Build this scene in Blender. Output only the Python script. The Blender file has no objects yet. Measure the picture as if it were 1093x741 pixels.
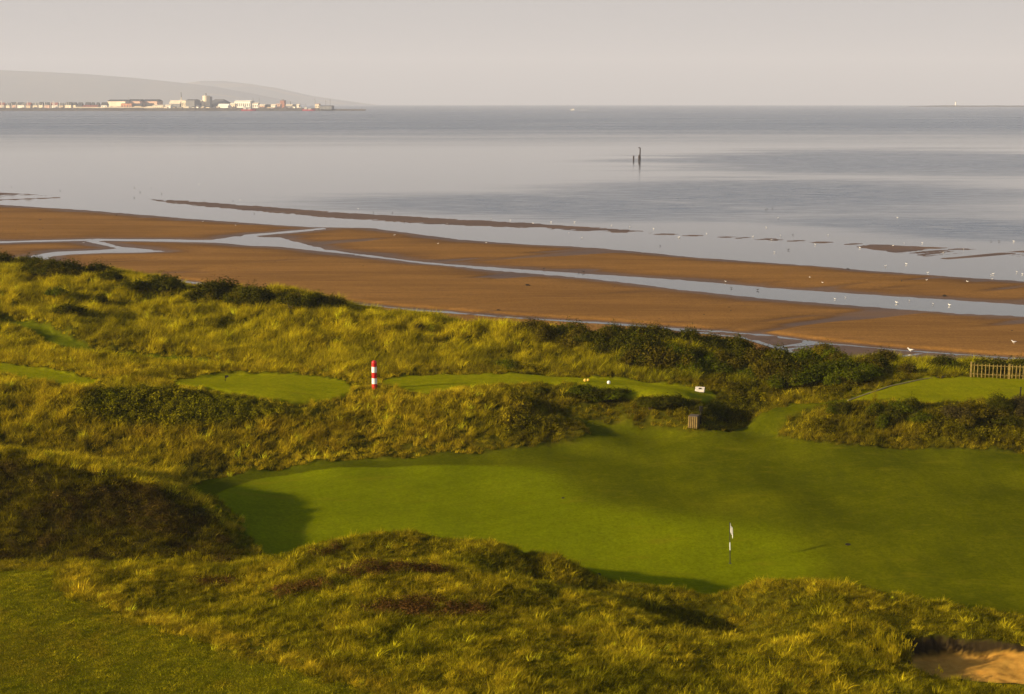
import bpy, math, random
import numpy as np
from mathutils import Vector, Matrix
rng = np.random.default_rng(7)
random.seed(7)
S = bpy.context.scene
COL = S.collection
R = math.radians

# ------------------------------------------------------------------ camera
CAM_H = 33.0
FPX = 1518.0                       # focal length in photo pixels (50 mm on 36 mm)
PITCH = math.atan(263.0 / FPX)
cam = bpy.data.cameras.new('camera')
cam.lens = 50.0; cam.sensor_width = 36.0; cam.sensor_fit = 'HORIZONTAL'
cam.clip_start = 0.5; cam.clip_end = 60000
cam_o = bpy.data.objects.new('camera', cam)
cam_o.location = (0, 0, CAM_H)
cam_o.rotation_euler = (math.pi / 2 - PITCH, 0, 0)
COL.objects.link(cam_o)
S.camera = cam_o

# ------------------------------------------------------------------ sky, sun, exposure
SUN_EL = R(16.5)
SUN_TRAVEL = Vector((0.94, 0.34, 0)).normalized()
sd = Vector((SUN_TRAVEL.x * math.cos(SUN_EL), SUN_TRAVEL.y * math.cos(SUN_EL), -math.sin(SUN_EL)))
W = bpy.data.worlds.new('World'); S.world = W
W.use_nodes = True
nt = W.node_tree; nt.nodes.clear()
out = nt.nodes.new('ShaderNodeOutputWorld'); bg = nt.nodes.new('ShaderNodeBackground')
sky = nt.nodes.new('ShaderNodeTexSky'); sky.sky_type = 'NISHITA'; sky.sun_disc = False
sky.sun_elevation = SUN_EL
sky.sun_rotation = math.atan2(-SUN_TRAVEL.x, -SUN_TRAVEL.y) % (2 * math.pi)
sky.dust_density = 3.0; sky.air_density = 1.0; sky.ozone_density = 1.0
tc = nt.nodes.new('ShaderNodeTexCoord'); sep = nt.nodes.new('ShaderNodeSeparateXYZ')
mr = nt.nodes.new('ShaderNodeMapRange'); mr.interpolation_type = 'SMOOTHSTEP'
mr.inputs[1].default_value = 0.07; mr.inputs[2].default_value = 0.30
mx = nt.nodes.new('ShaderNodeMix'); mx.data_type = 'RGBA'
nt.links.new(tc.outputs['Generated'], sep.inputs[0])
nt.links.new(sep.outputs['Z'], mr.inputs[0])
nt.links.new(mr.outputs[0], mx.inputs['Factor'])
mx.inputs['A'].default_value = (3.52, 3.37, 3.32, 1)      # pale hazy air low over the sea
nt.links.new(sky.outputs[0], mx.inputs['B'])
nt.links.new(mx.outputs['Result'], bg.inputs[0])
bg.inputs[1].default_value = 0.069
nt.links.new(bg.outputs[0], out.inputs[0])

sl = bpy.data.lights.new('sun', 'SUN'); sl.energy = 5.0; sl.angle = R(0.5); sl.color = (1.0, 0.80, 0.50)
so = bpy.data.objects.new('sun', sl); so.rotation_euler = sd.to_track_quat('-Z', 'Y').to_euler()
so.location = (-60, -20, 60); COL.objects.link(so)
S.view_settings.view_transform = 'Standard'; S.view_settings.look = 'None'
S.view_settings.gamma = 1.0; S.view_settings.use_curve_mapping = False
S.view_settings.exposure = 1.05
S.render.engine = 'CYCLES'
cy = S.cycles
cy.use_denoising = True; cy.use_adaptive_sampling = False
cy.max_bounces = 4; cy.diffuse_bounces = 2; cy.glossy_bounces = 2; cy.transmission_bounces = 2
cy.transparent_max_bounces = 6; cy.volume_bounces = 0
cy.sample_clamp_indirect = 4.0

# ------------------------------------------------------------------ numpy helpers
CP, SP = math.cos(PITCH), math.sin(PITCH)
def ray(u, v):
    xc = (u - 546.5) / FPX; yc = (370.5 - v) / FPX
    return np.array([xc, CP + SP * yc, -SP + CP * yc])
def PV(u, v, z):                                  # sight line meets the level z
    d = ray(u, v); t = (z - CAM_H) / d[2]
    return (d[0] * t, d[1] * t, z)
def PD(u, y, z):                                  # bearing u, distance y ahead
    zc = y * CP + (CAM_H - z) * SP
    return ((u - 546.5) / FPX * zc, y, z)
def hash2(ix, iy, seed):
    n = (ix.astype(np.int64) * 374761393 + iy.astype(np.int64) * 668265263 + seed * 974711) & 0xffffffff
    n = ((n ^ (n >> 13)) * 1274126177) & 0xffffffff
    n = n ^ (n >> 16)
    return (n & 0xffff) / 65535.0
def vnoise(x, y, seed=0):
    ix = np.floor(x); iy = np.floor(y); fx = x - ix; fy = y - iy
    fx = fx * fx * fx * (fx * (fx * 6 - 15) + 10); fy = fy * fy * fy * (fy * (fy * 6 - 15) + 10)
    a = hash2(ix, iy, seed); b = hash2(ix + 1, iy, seed); c = hash2(ix, iy + 1, seed); d = hash2(ix + 1, iy + 1, seed)
    return (a + (b - a) * fx + (c - a) * fy + (a - b - c + d) * fx * fy) * 2 - 1
def fbm(x, y, octs=4, seed=0, gain=0.5):
    s = np.zeros_like(x); amp = 1.0; tot = 0
    for o in range(octs):
        s = s + amp * vnoise(x * 2**o + 17.3 * o, y * 2**o - 9.1 * o, seed + o); tot += amp; amp *= gain
    return s / tot
def sstep(a, b, x):
    t = np.clip((x - a) / (b - a), 0, 1); return t * t * (3 - 2 * t)
def sdf(px, py, poly, pad=4.0):                   # signed metres to polygon outline, positive inside
    poly = np.asarray(poly)[:, :2]
    res = np.full(px.shape, -1e3)
    lo = poly.min(0) - pad; hi = poly.max(0) + pad
    m = (px > lo[0]) & (px < hi[0]) & (py > lo[1]) & (py < hi[1])
    x = px[m]; y = py[m]
    d2 = np.full(x.shape, 1e12); ins = np.zeros(x.shape, bool)
    for i in range(len(poly)):
        ax, ay = poly[i]; bx, by = poly[(i + 1) % len(poly)]
        ex, ey = bx - ax, by - ay
        t = np.clip(((x - ax) * ex + (y - ay) * ey) / (ex * ex + ey * ey + 1e-12), 0, 1)
        d2 = np.minimum(d2, (x - ax - t * ex)**2 + (y - ay - t * ey)**2)
        cond = (ay > y) != (by > y)
        ins ^= cond & (x < ex * (y - ay) / (ey if abs(ey) > 1e-12 else 1e-12) + ax)
    res[m] = np.where(ins, 1, -1) * np.sqrt(d2)
    return res
def smooth_poly(pts, n=1):                        # Chaikin corner cutting
    p = np.asarray(pts, float)
    for _ in range(n):
        q = np.roll(p, -1, 0); p = np.stack([p * .75 + q * .25, p * .25 + q * .75], 1).reshape(-1, p.shape[1])
    return p

def mesh_np(name, verts, quads=None, tris=None, smooth=True):
    me = bpy.data.meshes.new(name)
    nq = 0 if quads is None else len(quads); ntri = 0 if tris is None else len(tris)
    me.vertices.add(len(verts)); me.vertices.foreach_set('co', np.asarray(verts, np.float32).ravel())
    loops = []
    starts = []
    if nq: loops.append(np.asarray(quads, np.int32).ravel()); starts.append(np.arange(nq) * 4)
    if ntri: loops.append(np.asarray(tris, np.int32).ravel()); starts.append(nq * 4 + np.arange(ntri) * 3)
    loops = np.concatenate(loops); starts = np.concatenate(starts)
    me.loops.add(len(loops)); me.loops.foreach_set('vertex_index', loops)
    me.polygons.add(nq + ntri); me.polygons.foreach_set('loop_start', starts.astype(np.int32))
    me.update(calc_edges=True); me.validate()
    if smooth: me.polygons.foreach_set('use_smooth', np.ones(nq + ntri, bool))
    return me
def add_attr(me, name, vals, typ='FLOAT', dom='POINT'):
    a = me.attributes.new(name, typ, dom)
    if typ == 'FLOAT': a.data.foreach_set('value', np.asarray(vals, np.float32).ravel())
    elif typ == 'FLOAT_VECTOR': a.data.foreach_set('vector', np.asarray(vals, np.float32).ravel())
    else:
        v = np.asarray(vals, np.float32)
        if v.shape[1] == 3: v = np.concatenate([v, np.ones((len(v), 1), np.float32)], 1)
        a.data.foreach_set('color', v.ravel())
def grid_quads(nr, nc):
    i = np.arange(nr - 1)[:, None] * nc + np.arange(nc - 1)[None]
    return np.stack([i, i + 1, i + nc + 1, i + nc], -1).reshape(-1, 4)
def link(name, me, mat=None, parent=None):
    o = bpy.data.objects.new(name, me); COL.objects.link(o)
    if mat is not None:
        me.materials.clear(); me.materials.append(mat)
    if parent is not None: o.parent = parent
    return o
def tag(o, label=None, cat=None, group=None, kind=None):
    if label: o['label'] = label
    if cat: o['category'] = cat
    if group: o['group'] = group
    if kind: o['kind'] = kind
    return o
def empty(name, loc, rz=0.0):
    o = bpy.data.objects.new(name, None); o.location = loc; o.rotation_euler = (0, 0, rz)
    o.empty_display_size = .3; COL.objects.link(o); return o

class MB:                                          # collects simple solids into one mesh
    def __init__(s): s.v = []; s.f = []
    def add(s, v, f):
        n = len(s.v); s.v += [tuple(p) for p in v]; s.f += [tuple(i + n for i in q) for q in f]
    def box(s, x0, x1, y0, y1, z0, z1):
        v = [(x0,y0,z0),(x1,y0,z0),(x1,y1,z0),(x0,y1,z0),(x0,y0,z1),(x1,y0,z1),(x1,y1,z1),(x0,y1,z1)]
        s.add(v, [(0,3,2,1),(4,5,6,7),(0,1,5,4),(1,2,6,5),(2,3,7,6),(3,0,4,7)]); return s
    def lathe(s, prof, n=12, cx=0, cy=0, cap=True):     # prof: (r, z) from bottom up
        v = []; f = []
        for r, z in prof:
            for k in range(n):
                a = 2 * math.pi * k / n; v.append((cx + r * math.cos(a), cy + r * math.sin(a), z))
        for i in range(len(prof) - 1):
            for k in range(n):
                f.append((i*n+k, i*n+(k+1)%n, (i+1)*n+(k+1)%n, (i+1)*n+k))
        if cap:
            f.append(tuple(range(n - 1, -1, -1))); f.append(tuple((len(prof)-1)*n + k for k in range(n)))
        s.add(v, f); return s
    def tube(s, pts, radii, n=8, cap=True, flat=1.0):
        pts = [Vector(p) for p in pts]; v = []; f = []
        for i, p in enumerate(pts):
            t = (pts[min(i+1, len(pts)-1)] - pts[max(i-1, 0)]).normalized()
            up = Vector((0,0,1)) if abs(t.z) < .9 else Vector((0,1,0))
            a = t.cross(up).normalized(); b = a.cross(t).normalized()
            r = radii[i] if hasattr(radii, '__len__') else radii
            for k in range(n):
                w = 2 * math.pi * k / n
                v.append(p + a * (r * math.cos(w)) + b * (r * flat * math.sin(w)))
        for i in range(len(pts) - 1):
            for k in range(n): f.append((i*n+k, i*n+(k+1)%n, (i+1)*n+(k+1)%n, (i+1)*n+k))
        if cap: f.append(tuple(range(n-1, -1, -1))); f.append(tuple((len(pts)-1)*n + k for k in range(n)))
        s.add(v, f); return s
    def prism(s, poly, axis, a0, a1):                   # poly of 2-D points swept along an axis
        n = len(poly)
        if axis == 'x': v = [(a0, p, q) for p, q in poly] + [(a1, p, q) for p, q in poly]
        elif axis == 'y': v = [(p, a0, q) for p, q in poly] + [(p, a1, q) for p, q in poly]
        else: v = [(p, q, a0) for p, q in poly] + [(p, q, a1) for p, q in poly]
        f = [tuple(range(n)), tuple(range(2*n-1, n-1, -1))] + [(i, n+i, n+(i+1)%n, (i+1)%n) for i in range(n)]
        s.add(v, f); return s
    def build(s, name, mat, parent=None, bevel=0.0, smooth=False):
        me = bpy.data.meshes.new(name); me.from_pydata(s.v, [], s.f); me.update()
        import bmesh
        bm = bmesh.new(); bm.from_mesh(me); bmesh.ops.recalc_face_normals(bm, faces=bm.faces)
        if bevel > 0:
            bmesh.ops.bevel(bm, geom=[e for e in bm.edges if e.is_manifold and e.calc_face_angle(0) > .6], offset=bevel, segments=2, profile=.5, affect='EDGES')
        bm.to_mesh(me); bm.free()
        if smooth: me.polygons.foreach_set('use_smooth', np.ones(len(me.polygons), bool))
        return link(name, me, mat, parent)

# ------------------------------------------------------------------ material helpers
class NT:
    def __init__(s, name):
        s.m = bpy.data.materials.new(name); s.m.use_nodes = True; s.t = s.m.node_tree
        s.t.nodes.clear(); s.out = s.n('ShaderNodeOutputMaterial')
    def n(s, typ, **kw):
        x = s.t.nodes.new(typ)
        for k, v in kw.items(): setattr(x, k, v)
        return x
    def l(s, a, b): s.t.links.new(a, b)
    def attr(s, name, inst=False):
        a = s.n('ShaderNodeAttribute', attribute_name=name)
        a.attribute_type = 'INSTANCER' if inst else 'GEOMETRY'; return a
    def pos(s): return s.n('ShaderNodeNewGeometry').outputs['Position']
    def noise(s, scale, detail=4, rough=.55, vec=None, dist=0, stretch=None):
        x = s.n('ShaderNodeTexNoise'); x.inputs['Scale'].default_value = scale; x.inputs['Detail'].default_value = detail
        x.inputs['Roughness'].default_value = rough; x.inputs['Distortion'].default_value = dist
        v = vec if vec is not None else s.pos()
        if stretch is not None:
            mp = s.n('ShaderNodeMapping'); mp.inputs['Scale'].default_value = stretch[0]; mp.inputs['Rotation'].default_value = stretch[1]
            s.l(v, mp.inputs[0]); v = mp.outputs[0]
        s.l(v, x.inputs['Vector']); return x.outputs[0]
    def rng(s, v, a, b, c=0., d=1., smooth=True):
        x = s.n('ShaderNodeMapRange'); 
        if smooth: x.interpolation_type = 'SMOOTHSTEP'
        s.l(v, x.inputs[0])
        for i, q in enumerate((a, b, c, d)): x.inputs[i + 1].default_value = q
        return x.outputs[0]
    def math(s, op, a, b=0.0):
        x = s.n('ShaderNodeMath', operation=op)
        for i, q in enumerate((a, b)):
            if isinstance(q, (int, float)): x.inputs[i].default_value = q
            else: s.l(q, x.inputs[i])
        return x.outputs[0]
    def mix(s, fac, a, b, blend='MIX'):
        x = s.n('ShaderNodeMix'); x.data_type = 'RGBA'; x.blend_type = blend
        for nm, q in (('Factor', fac), ('A', a), ('B', b)):
            i = x.inputs[nm] if nm == 'Factor' else [k for k in x.inputs if k.name == nm and k.type == 'RGBA'][0]
            if isinstance(q, (int, float)): i.default_value = q
            elif isinstance(q, tuple): i.default_value = (*q[:3], 1)
            else: s.l(q, i)
        return [k for k in x.outputs if k.type == 'RGBA'][0]
    def bsdf(s, col, rough=.9, spec=.2, bump=None, bstr=.5, bdist=.05, metal=0.):
        b = s.n('ShaderNodeBsdfPrincipled')
        def put(i, q):
            if isinstance(q, (int, float)): b.inputs[i].default_value = q
            elif isinstance(q, tuple): b.inputs[i].default_value = (*q[:3], 1)
            else: s.l(q, b.inputs[i])
        put('Base Color', col); put('Roughness', rough); put('Specular IOR Level', spec); put('Metallic', metal)
        if bump is not None:
            k = s.n('ShaderNodeBump'); k.inputs['Distance'].default_value = bdist
            if isinstance(bstr, (int, float)): k.inputs['Strength'].default_value = bstr
            else: s.l(bstr, k.inputs['Strength'])
            s.l(bump, k.inputs['Height']); s.l(k.outputs[0], b.inputs['Normal'])
        return b
    def done(s, b): s.l(b.outputs[0], s.out.inputs[0]); return s.m
_pm = {}
def paint(name, col, rough=.6, var=.15, scale=3.0, spec=.3, metal=0.):
    if name in _pm: return _pm[name]
    N = NT(name)
    t = N.n('ShaderNodeTexCoord').outputs['Object']
    n = N.noise(scale, 5, .6, vec=t)
    dark = tuple(c * (1 - var) for c in col); light = tuple(min(1, c * (1 + var)) for c in col)
    c = N.mix(N.rng(n, .3, .7), dark, light)
    _pm[name] = N.done(N.bsdf(c, rough, spec, bump=N.noise(scale * 8, 3, .6, vec=t), bstr=.15, bdist=.01, metal=metal))
    return _pm[name]

# ------------------------------------------------------------------ terrain heights
C = []
def V(*a):
    for p in a: C.append(PV(*p))
def D(*a):
    for p in a: C.append(PD(*p))
# near slope with the cut rough, bottom of the picture
V((-250,741,12.0),(0,741,12.2),(250,741,12.3),(430,741,12.7),(600,741,12.6),(740,741,12.2),(870,741,11.8),(1000,741,11.6),(1093,741,11.5),(1300,741,11.4))
D((-350,40,12.2),(0,40,12.4),(400,40,13.0),(800,40,12.2),(1200,40,11.6),(-350,25,12.4),(400,25,13.),(1200,25,11.8))
V((-200,650,11.8),(0,650,11.7),(0,615,11.2),(120,640,11.8),(250,640,11.9),(250,690,12.2),(430,645,12.5),(430,690,12.7),
  (600,648,11.9),(600,700,12.4),(700,682,11.8),(760,700,11.9),(870,660,11.5),(870,700,11.6),(805,664,10.5),(690,668,11.7))
# foreground ridge and the hollow to its right
V((100,607,11.6),(200,606,11.7),(290,602,11.8),(340,582,12.3),(430,571,12.7),(500,581,12.4),(540,593,12.0),(600,606,11.5),(680,627,10.9),
  (740,641,10.5),(800,634,11.2),(870,624,11.9),(960,639,11.5),(1093,661,10.8),(1250,680,10.4))
V((430,592,12.2),(420,602,12.6),(480,607,12.5),(560,620,12.3),(640,640,11.9),(560,608,11.5),(620,622,11.0),(700,652,10.4),(760,660,10.1))
V((980,676,11.3),(1040,674,11.3),(1093,690,11.1),(960,705,11.3),(1030,730,11.0),(1093,730,10.9))
for (u, v, z), dy in zip([(430,571,12.7),(340,582,12.3),(540,593,12.0),(640,616,11.2),(740,641,10.5),(800,634,11.2),(870,624,11.9),(960,639,11.5),(1093,661,10.8),(1250,680,10.4)], (5.5,5,4.5,3.5,2,3,4,3.8,3,2.5)):
    D((u, PV(u, v, z)[1] + dy, 10.0))
# green and fairway
for u in (360, 480, 600, 720, 840, 960, 1093, 1260):
    for y in (76, 82, 87): D((u, y, 10.0 + np.interp(u, [600, 1093], [.0, .45]) * np.interp(y, [76, 82, 87], [.15, .55, 1.0]) + (.1 if y > 84 else 0)))
V((660,470,10.5),(760,472,10.6),(840,478,10.6),(940,485,10.6),(1093,492,10.6))
V((280,530,10.0),(240,520,10.05),(300,560,10.0))
# heather mound on the left
V((-260,455,14.4),(-120,470,14.0),(0,485,13.5),(100,501,12.9),(160,517,12.2),(220,538,11.2),(268,578,10.2),
  (0,600,11.0),(100,600,10.95),(200,600,10.9),(270,598,10.6),(0,545,12.2),(100,552,11.9),(180,565,11.3),(-200,590,11.4))
D((-200,86,12.4),(0,84,11.6),(100,83,10.9),(180,84,10.4))
# first bank
V((0,450,12.6),(0,415,13.9),(100,420,13.6),(200,418,13.3),(300,433,12.8),(400,428,12.6),(480,430,12.5),(560,440,12.0),(605,460,11.1),
  (100,470,11.6),(100,500,10.8),(200,508,10.1),(300,494,10.1),(400,489,10.2),(500,484,10.3),(600,474,10.5),(-200,400,14.2),(-200,440,12.9))
# second bank
V((500,414,12.8),(560,415,12.7),(620,423,12.5),(700,433,12.1),(760,440,11.6),(800,446,11.2),(640,449,11.1),(700,456,10.9),(770,461,10.8),(806,448,11.1),(600,446,11.3))
# third bank
V((850,448,11.5),(880,434,12.1),(940,428,12.4),(1000,432,12.3),(1060,430,12.3),(1093,430,12.3),(1250,434,12.2),(850,471,10.8),(950,473,10.7),(1093,479,10.7),(1250,485,10.7))
# tees and the gap between the banks
V((0,400,13.6),(70,402,13.5),(240,405,13.0),(330,425,12.9),(360,408,12.9),(200,404,13.1),(440,410,12.8),(500,402,12.7),(600,404,12.5),(700,411,12.3),(750,420,12.1),
  (830,436,11.6),(822,455,11.0),(855,431,11.8),(900,425,12.2),(980,405,12.4),(1093,405,12.4),(1010,420,12.3),(1093,420,12.3),(940,413,12.3),(1250,408,12.3))
# seaward dunes
V((-250,380,14.0),(-250,340,15.2),(-250,280,16.8),(0,385,13.5),(0,360,14.0),(0,335,14.7),(0,300,15.6),(0,284,16.0),(100,382,13.4),(100,350,14.2),(100,320,15.1),(85,293,15.8),
  (190,306,15.1),(185,340,14.0),(185,382,13.2),(240,313,15.4),(240,348,14.0),(240,390,13.1),(330,321,15.3),(330,360,13.8),(330,396,13.0),
  (430,338,14.7),(430,370,13.5),(430,397,12.8),(540,358,14.0),(540,380,13.2),(540,398,12.7),(640,366,13.7),(640,400,12.5),(740,374,13.4),(740,406,12.3),
  (860,392,12.5),(860,416,11.9),(950,398,12.4),(1093,398,12.4),(800,384,12.8),(810,415,11.9))
for u, yc_, zc_ in ((-250,162,16.5),(0,153,15.8),(90,147,15.6),(190,141,15),(240,135,15.2),(330,129,15.1),(430,123,14.5),(540,118,13.8),(640,116,13.5),(740,115,13.2),(860,113,12.3),(950,112,12.2),(1093,111,12.2),(1300,111,12.0)):
    D((u, yc_ + 5, zc_ - 1.2), (u, yc_ + 12, zc_ - 4.5), (u, yc_ + 24, 2.5), (u, yc_ + 40, -1.5), (u, yc_ + 80, -3))
C = np.array(C)
cx, cy_, cz = C.T
K = np.sqrt((cx[:, None] - cx[None])**2 + (cy_[:, None] - cy_[None])**2 + 1.6**2)
A = np.zeros((len(C) + 3,) * 2); n0 = len(C)
A[:n0, :n0] = K - np.eye(n0) * 0.02 * -1.0; A[:n0, n0] = 1; A[:n0, n0+1] = cx; A[:n0, n0+2] = cy_; A[n0:, :n0] = A[:n0, n0:].T
wts = np.linalg.lstsq(A, np.concatenate([cz, [0, 0, 0]]), rcond=None)[0]
def rbf(x, y):
    o = np.empty(x.shape)
    fx, fy, fo = x.ravel(), y.ravel(), o.ravel()
    c32 = cx.astype(np.float32); d32 = cy_.astype(np.float32); w32 = wts[:n0].astype(np.float32)
    for i in range(0, fx.size, 60000):
        a = fx[i:i+60000].astype(np.float32); b = fy[i:i+60000].astype(np.float32)
        q = np.sqrt((a[:, None] - c32)**2 + (b[:, None] - d32)**2 + np.float32(2.56))
        fo[i:i+60000] = q @ w32 + wts[n0] + wts[n0+1] * a + wts[n0+2] * b
    return fo.reshape(x.shape)

# fan shaped grid: bearing ratio x/y and distance y, about one photo pixel per cell
acol = np.concatenate([np.arange(-.66, -.42, .004), np.arange(-.42, .42, .00088), np.arange(.42, .661, .004)])
ys = [25.0]
while ys[-1] < 235: ys.append(ys[-1] + max(ys[-1], 44)**2 / 28000)
yrow = np.array(ys)
GA, GY = np.meshgrid(acol, yrow)
GX = GA * GY
# the smooth large form on a coarser net, then refined
ac2 = np.arange(-.67, .671, .0035); yr2 = yrow[::4]; yr2 = np.append(yr2, yr2[-1] + 3)
A2, Y2 = np.meshgrid(ac2, yr2)
Z2 = rbf(A2 * Y2, Y2)
def cubic_axis(Z, pos, axis):
    i = np.clip(np.floor(pos).astype(int), 1, Z.shape[axis] - 3); f = pos - i
    g = lambda k: np.take(Z, i + k, axis=axis)
    sh = (-1, 1) if axis == 0 else (1, -1); f = f.reshape(sh)
    p0, p1, p2, p3 = g(-1), g(0), g(1), g(2)
    return p1 + .5 * f * (p2 - p0 + f * (2*p0 - 5*p1 + 4*p2 - p3 + f * (3*(p1 - p2) + p3 - p0)))
Zb = cubic_axis(Z2, np.interp(yrow, yr2, np.arange(len(yr2))), 0)
Zb = cubic_axis(Zb, np.interp(acol, ac2, np.arange(len(ac2))), 1)

def lookup(G, x, y):
    x = np.atleast_1d(np.asarray(x, float)); y = np.atleast_1d(np.asarray(y, float))
    r = np.interp(y, yrow, np.arange(len(yrow))); c = np.interp(x / y, acol, np.arange(len(acol)))
    r0 = np.clip(r.astype(int), 0, len(yrow) - 2); c0 = np.clip(c.astype(int), 0, len(acol) - 2)
    fr = r - r0; fc = c - c0
    return (G[r0, c0] * (1-fr)*(1-fc) + G[r0+1, c0]*fr*(1-fc) + G[r0, c0+1]*(1-fr)*fc + G[r0+1, c0+1]*fr*fc)
def hit(u, v, G=None):                             # where a sight line meets the land
    G = Zb if G is None else G
    d = ray(u, v); t = np.arange(40, 240, .05)
    z = CAM_H + d[2] * t; h = lookup(G, d[0] * t, d[1] * t)
    k = np.argmax(z < h)
    if k == 0: k = len(t) - 1
    return (d[0] * t[k], d[1] * t[k], h[k])
CREST = [(1300,690,10.2),(1250,682,10.4),(1093,662,10.8),(1020,650,11.2),(960,640,11.5),(915,630,11.8),(870,625,11.9),(835,628,11.6),(800,635,11.2),(740,642,10.5),(680,628,10.9),(600,607,11.5),(540,594,12.0),(500,582,12.4),(430,572,12.7),(340,583,12.3),(290,600,11.8)]
def crest_pts(back): return [PV(*c)[:2] + np.array([0, back]) for c in map(lambda q: q, CREST)]
def W2(a, mid, b): return np.concatenate([W_(a), mid] + ([W_(b)] if b else []))
def W_(poly): return np.array([hit(*p)[:2] if len(p) == 2 else PD(p[0], p[1], 10)[:2] for p in poly])

P_MOWN = W2([(196,518),(222,512),(262,503),(330,495),(400,490),(480,485),(560,480),(612,473),(629,464),(622,453),(590,446),(640,449),(700,457),(745,461),(775,461),(800,451),(818,438),
   (845,431),(875,430),(905,426),(930,416),(945,428),(890,431),(862,436),(845,444),(834,457),(834,466),(850,472),(900,476),(1000,479),(1093,484),(1300,492),
   ], crest_pts(1.1), [(262,560),(240,538),(215,527)])
P_GREEN = smooth_poly(W2([(222,529),(258,511),(330,503),(430,498),(530,499),(582,506),(605,522),(625,540),(690,550),(770,556),(835,570),(868,592),(872,615)], [q for q, c in zip(crest_pts(1.9), CREST) if c[0] < 850], [(258,556)]), 2)
P_TEE_A = smooth_poly(W_([(178,409),(200,403),(260,399),(330,401),(378,409),(374,421),(345,430),(300,430),(260,421),(215,413)]), 1)
P_TEE_B = smooth_poly(W_([(405,405),(450,399),(520,399),(600,401),(680,406),(740,414),(768,421),(745,430),(700,428),(640,415),(560,410),(490,412),(470,421),(440,421),(410,412)]), 1)
P_TEE_C = W_([(900,428),(940,414),(985,403),(1035,402.5),(1093,404),(1300,410),(1300,430),(1093,427),(1050,428),(1000,431),(940,430)])
P_TEE_D = smooth_poly(W_([(-120,378),(0,388),(60,395),(108,405),(97,414),(50,408),(0,399),(-120,390)]), 1)
P_PATH = smooth_poly(W_([(-10,341),(40,345),(75,360),(100,372),(125,377),(180,380),(250,389),(210,390),(150,384),(100,380),(60,369),(25,352)]), 1)
P_SEMI = W_([(-200,612),(0,611),(58,609),(64,632),(110,652),(200,682),(300,714),(400,743),(470,765),(200,800),(-300,800)])
P_BUNK = smooth_poly(W_([(956,683),(992,679),(1036,681),(1078,686),(1115,694),(1160,704),(1150,729),(1080,732),(1018,728),(972,713)]), 1)
P_MOUND = smooth_poly(W_([(-260,458),(-120,472),(0,487),(100,503),(160,519),(222,541),(262,580),(270,600),(200,602),(60,602),(-100,604),(-260,606)]), 1)
P_LUSH = smooth_poly(W_([(70,445),(90,420),(150,414),(250,418),(300,435),(345,436),(300,448),(200,462),(130,458)]), 1)

nz1 = fbm(GX * .9, GY * .9, 3, 11)
edge = nz1 * .35 + fbm(GX * 3, GY * 3, 2, 3) * .15
mown = sdf(GX, GY, P_MOWN)
tees = np.maximum.reduce([sdf(GX, GY, p) for p in (P_TEE_A, P_TEE_B, P_TEE_C, P_TEE_D)])
path = sdf(GX, GY, P_PATH)
green = sdf(GX, GY, P_GREEN)
semi = sdf(GX, GY, P_SEMI)
bunk = sdf(GX, GY, P_BUNK)
m_mown = sstep(-.25, .35, np.maximum(mown + edge * 1.1, tees + edge * .9))
m_tee = sstep(-.1, .2, tees + edge * .4)
m_path = sstep(-.2, .4, path + edge)
gw = np.interp(GX, [-9, -2, 4], [.10, .45, 1.7]); m_green = sstep(-gw, gw, green)
m_fringe = sstep(-1.5, -1.3, green) * (1 - m_green) * np.interp(GX, [-9, -1], [1, .25])
m_semi = sstep(-.3, .5, semi + edge * 1.6)
short = np.maximum(np.maximum(m_mown, m_path * .9), m_semi * .8)

# gentle shaping of the putting surface and fairway, rougher lumps elsewhere
def hump(u, v, sx, sy, h, rot=0.):
    x0, y0, _ = hit(u, v); dx = GX - x0; dy = GY - y0
    ca, sa = math.cos(rot), math.sin(rot)
    return h * np.exp(-((dx*ca + dy*sa)/sx)**2 - ((-dx*sa + dy*ca)/sy)**2)
Z = Zb.copy()
Z += hump(690, 535, 5.5, 4.5, .20) + hump(760, 500, 7, 4.5, .16) + hump(905, 585, 4.5, 5, -.22) + hump(845, 545, 2.6, 6, .42, .4) + hump(1000, 540, 5, 7, .36) + hump(930, 510, 3, 3, .18) + hump(780, 535, 3, 2.5, -.15) \
   + hump(560, 540, 5, 4, -.14) + hump(420, 520, 6, 4, .12) + hump(650, 600, 5, 3, -.12) + hump(960, 610, 4, 3, .2) + hump(600, 500, 4, 6, .22)
Z += short * (fbm(GX * .13, GY * .13, 2, 40) * .09 * (1 - m_tee) * (1 - m_green * .5) + fbm(GX * 1.3, GY * 1.3, 2, 43) * .012)
rough = 1 - short
lump = fbm(GX * .28, GY * .28, 4, 21, .55)
nearf = np.clip((GY - 40) / 60, .62, 1.0)
Z += rough * (lump * np.interp(GY, [70, 85], [.20, .36]) + fbm(GX * 1.1, GY * 1.1, 3, 25) * np.interp(GY, [70, 85], [.13, .22]))
mnd = sstep(-.5, 1.5, sdf(GX, GY, P_MOUND))
Z += mnd * (fbm(GX * .55, GY * .55, 3, 31) * .20)
dune = sstep(106, 116, GY) * rough
ridgy = 1 - np.abs(fbm(GX * .16 + GY * .05, GY * .12, 3, 51))
Z += dune * ((ridgy - .7) * 1.1 + fbm(GX * .45, GY * .45, 3, 55) * .55) * sstep(235, 160, GY)
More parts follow.
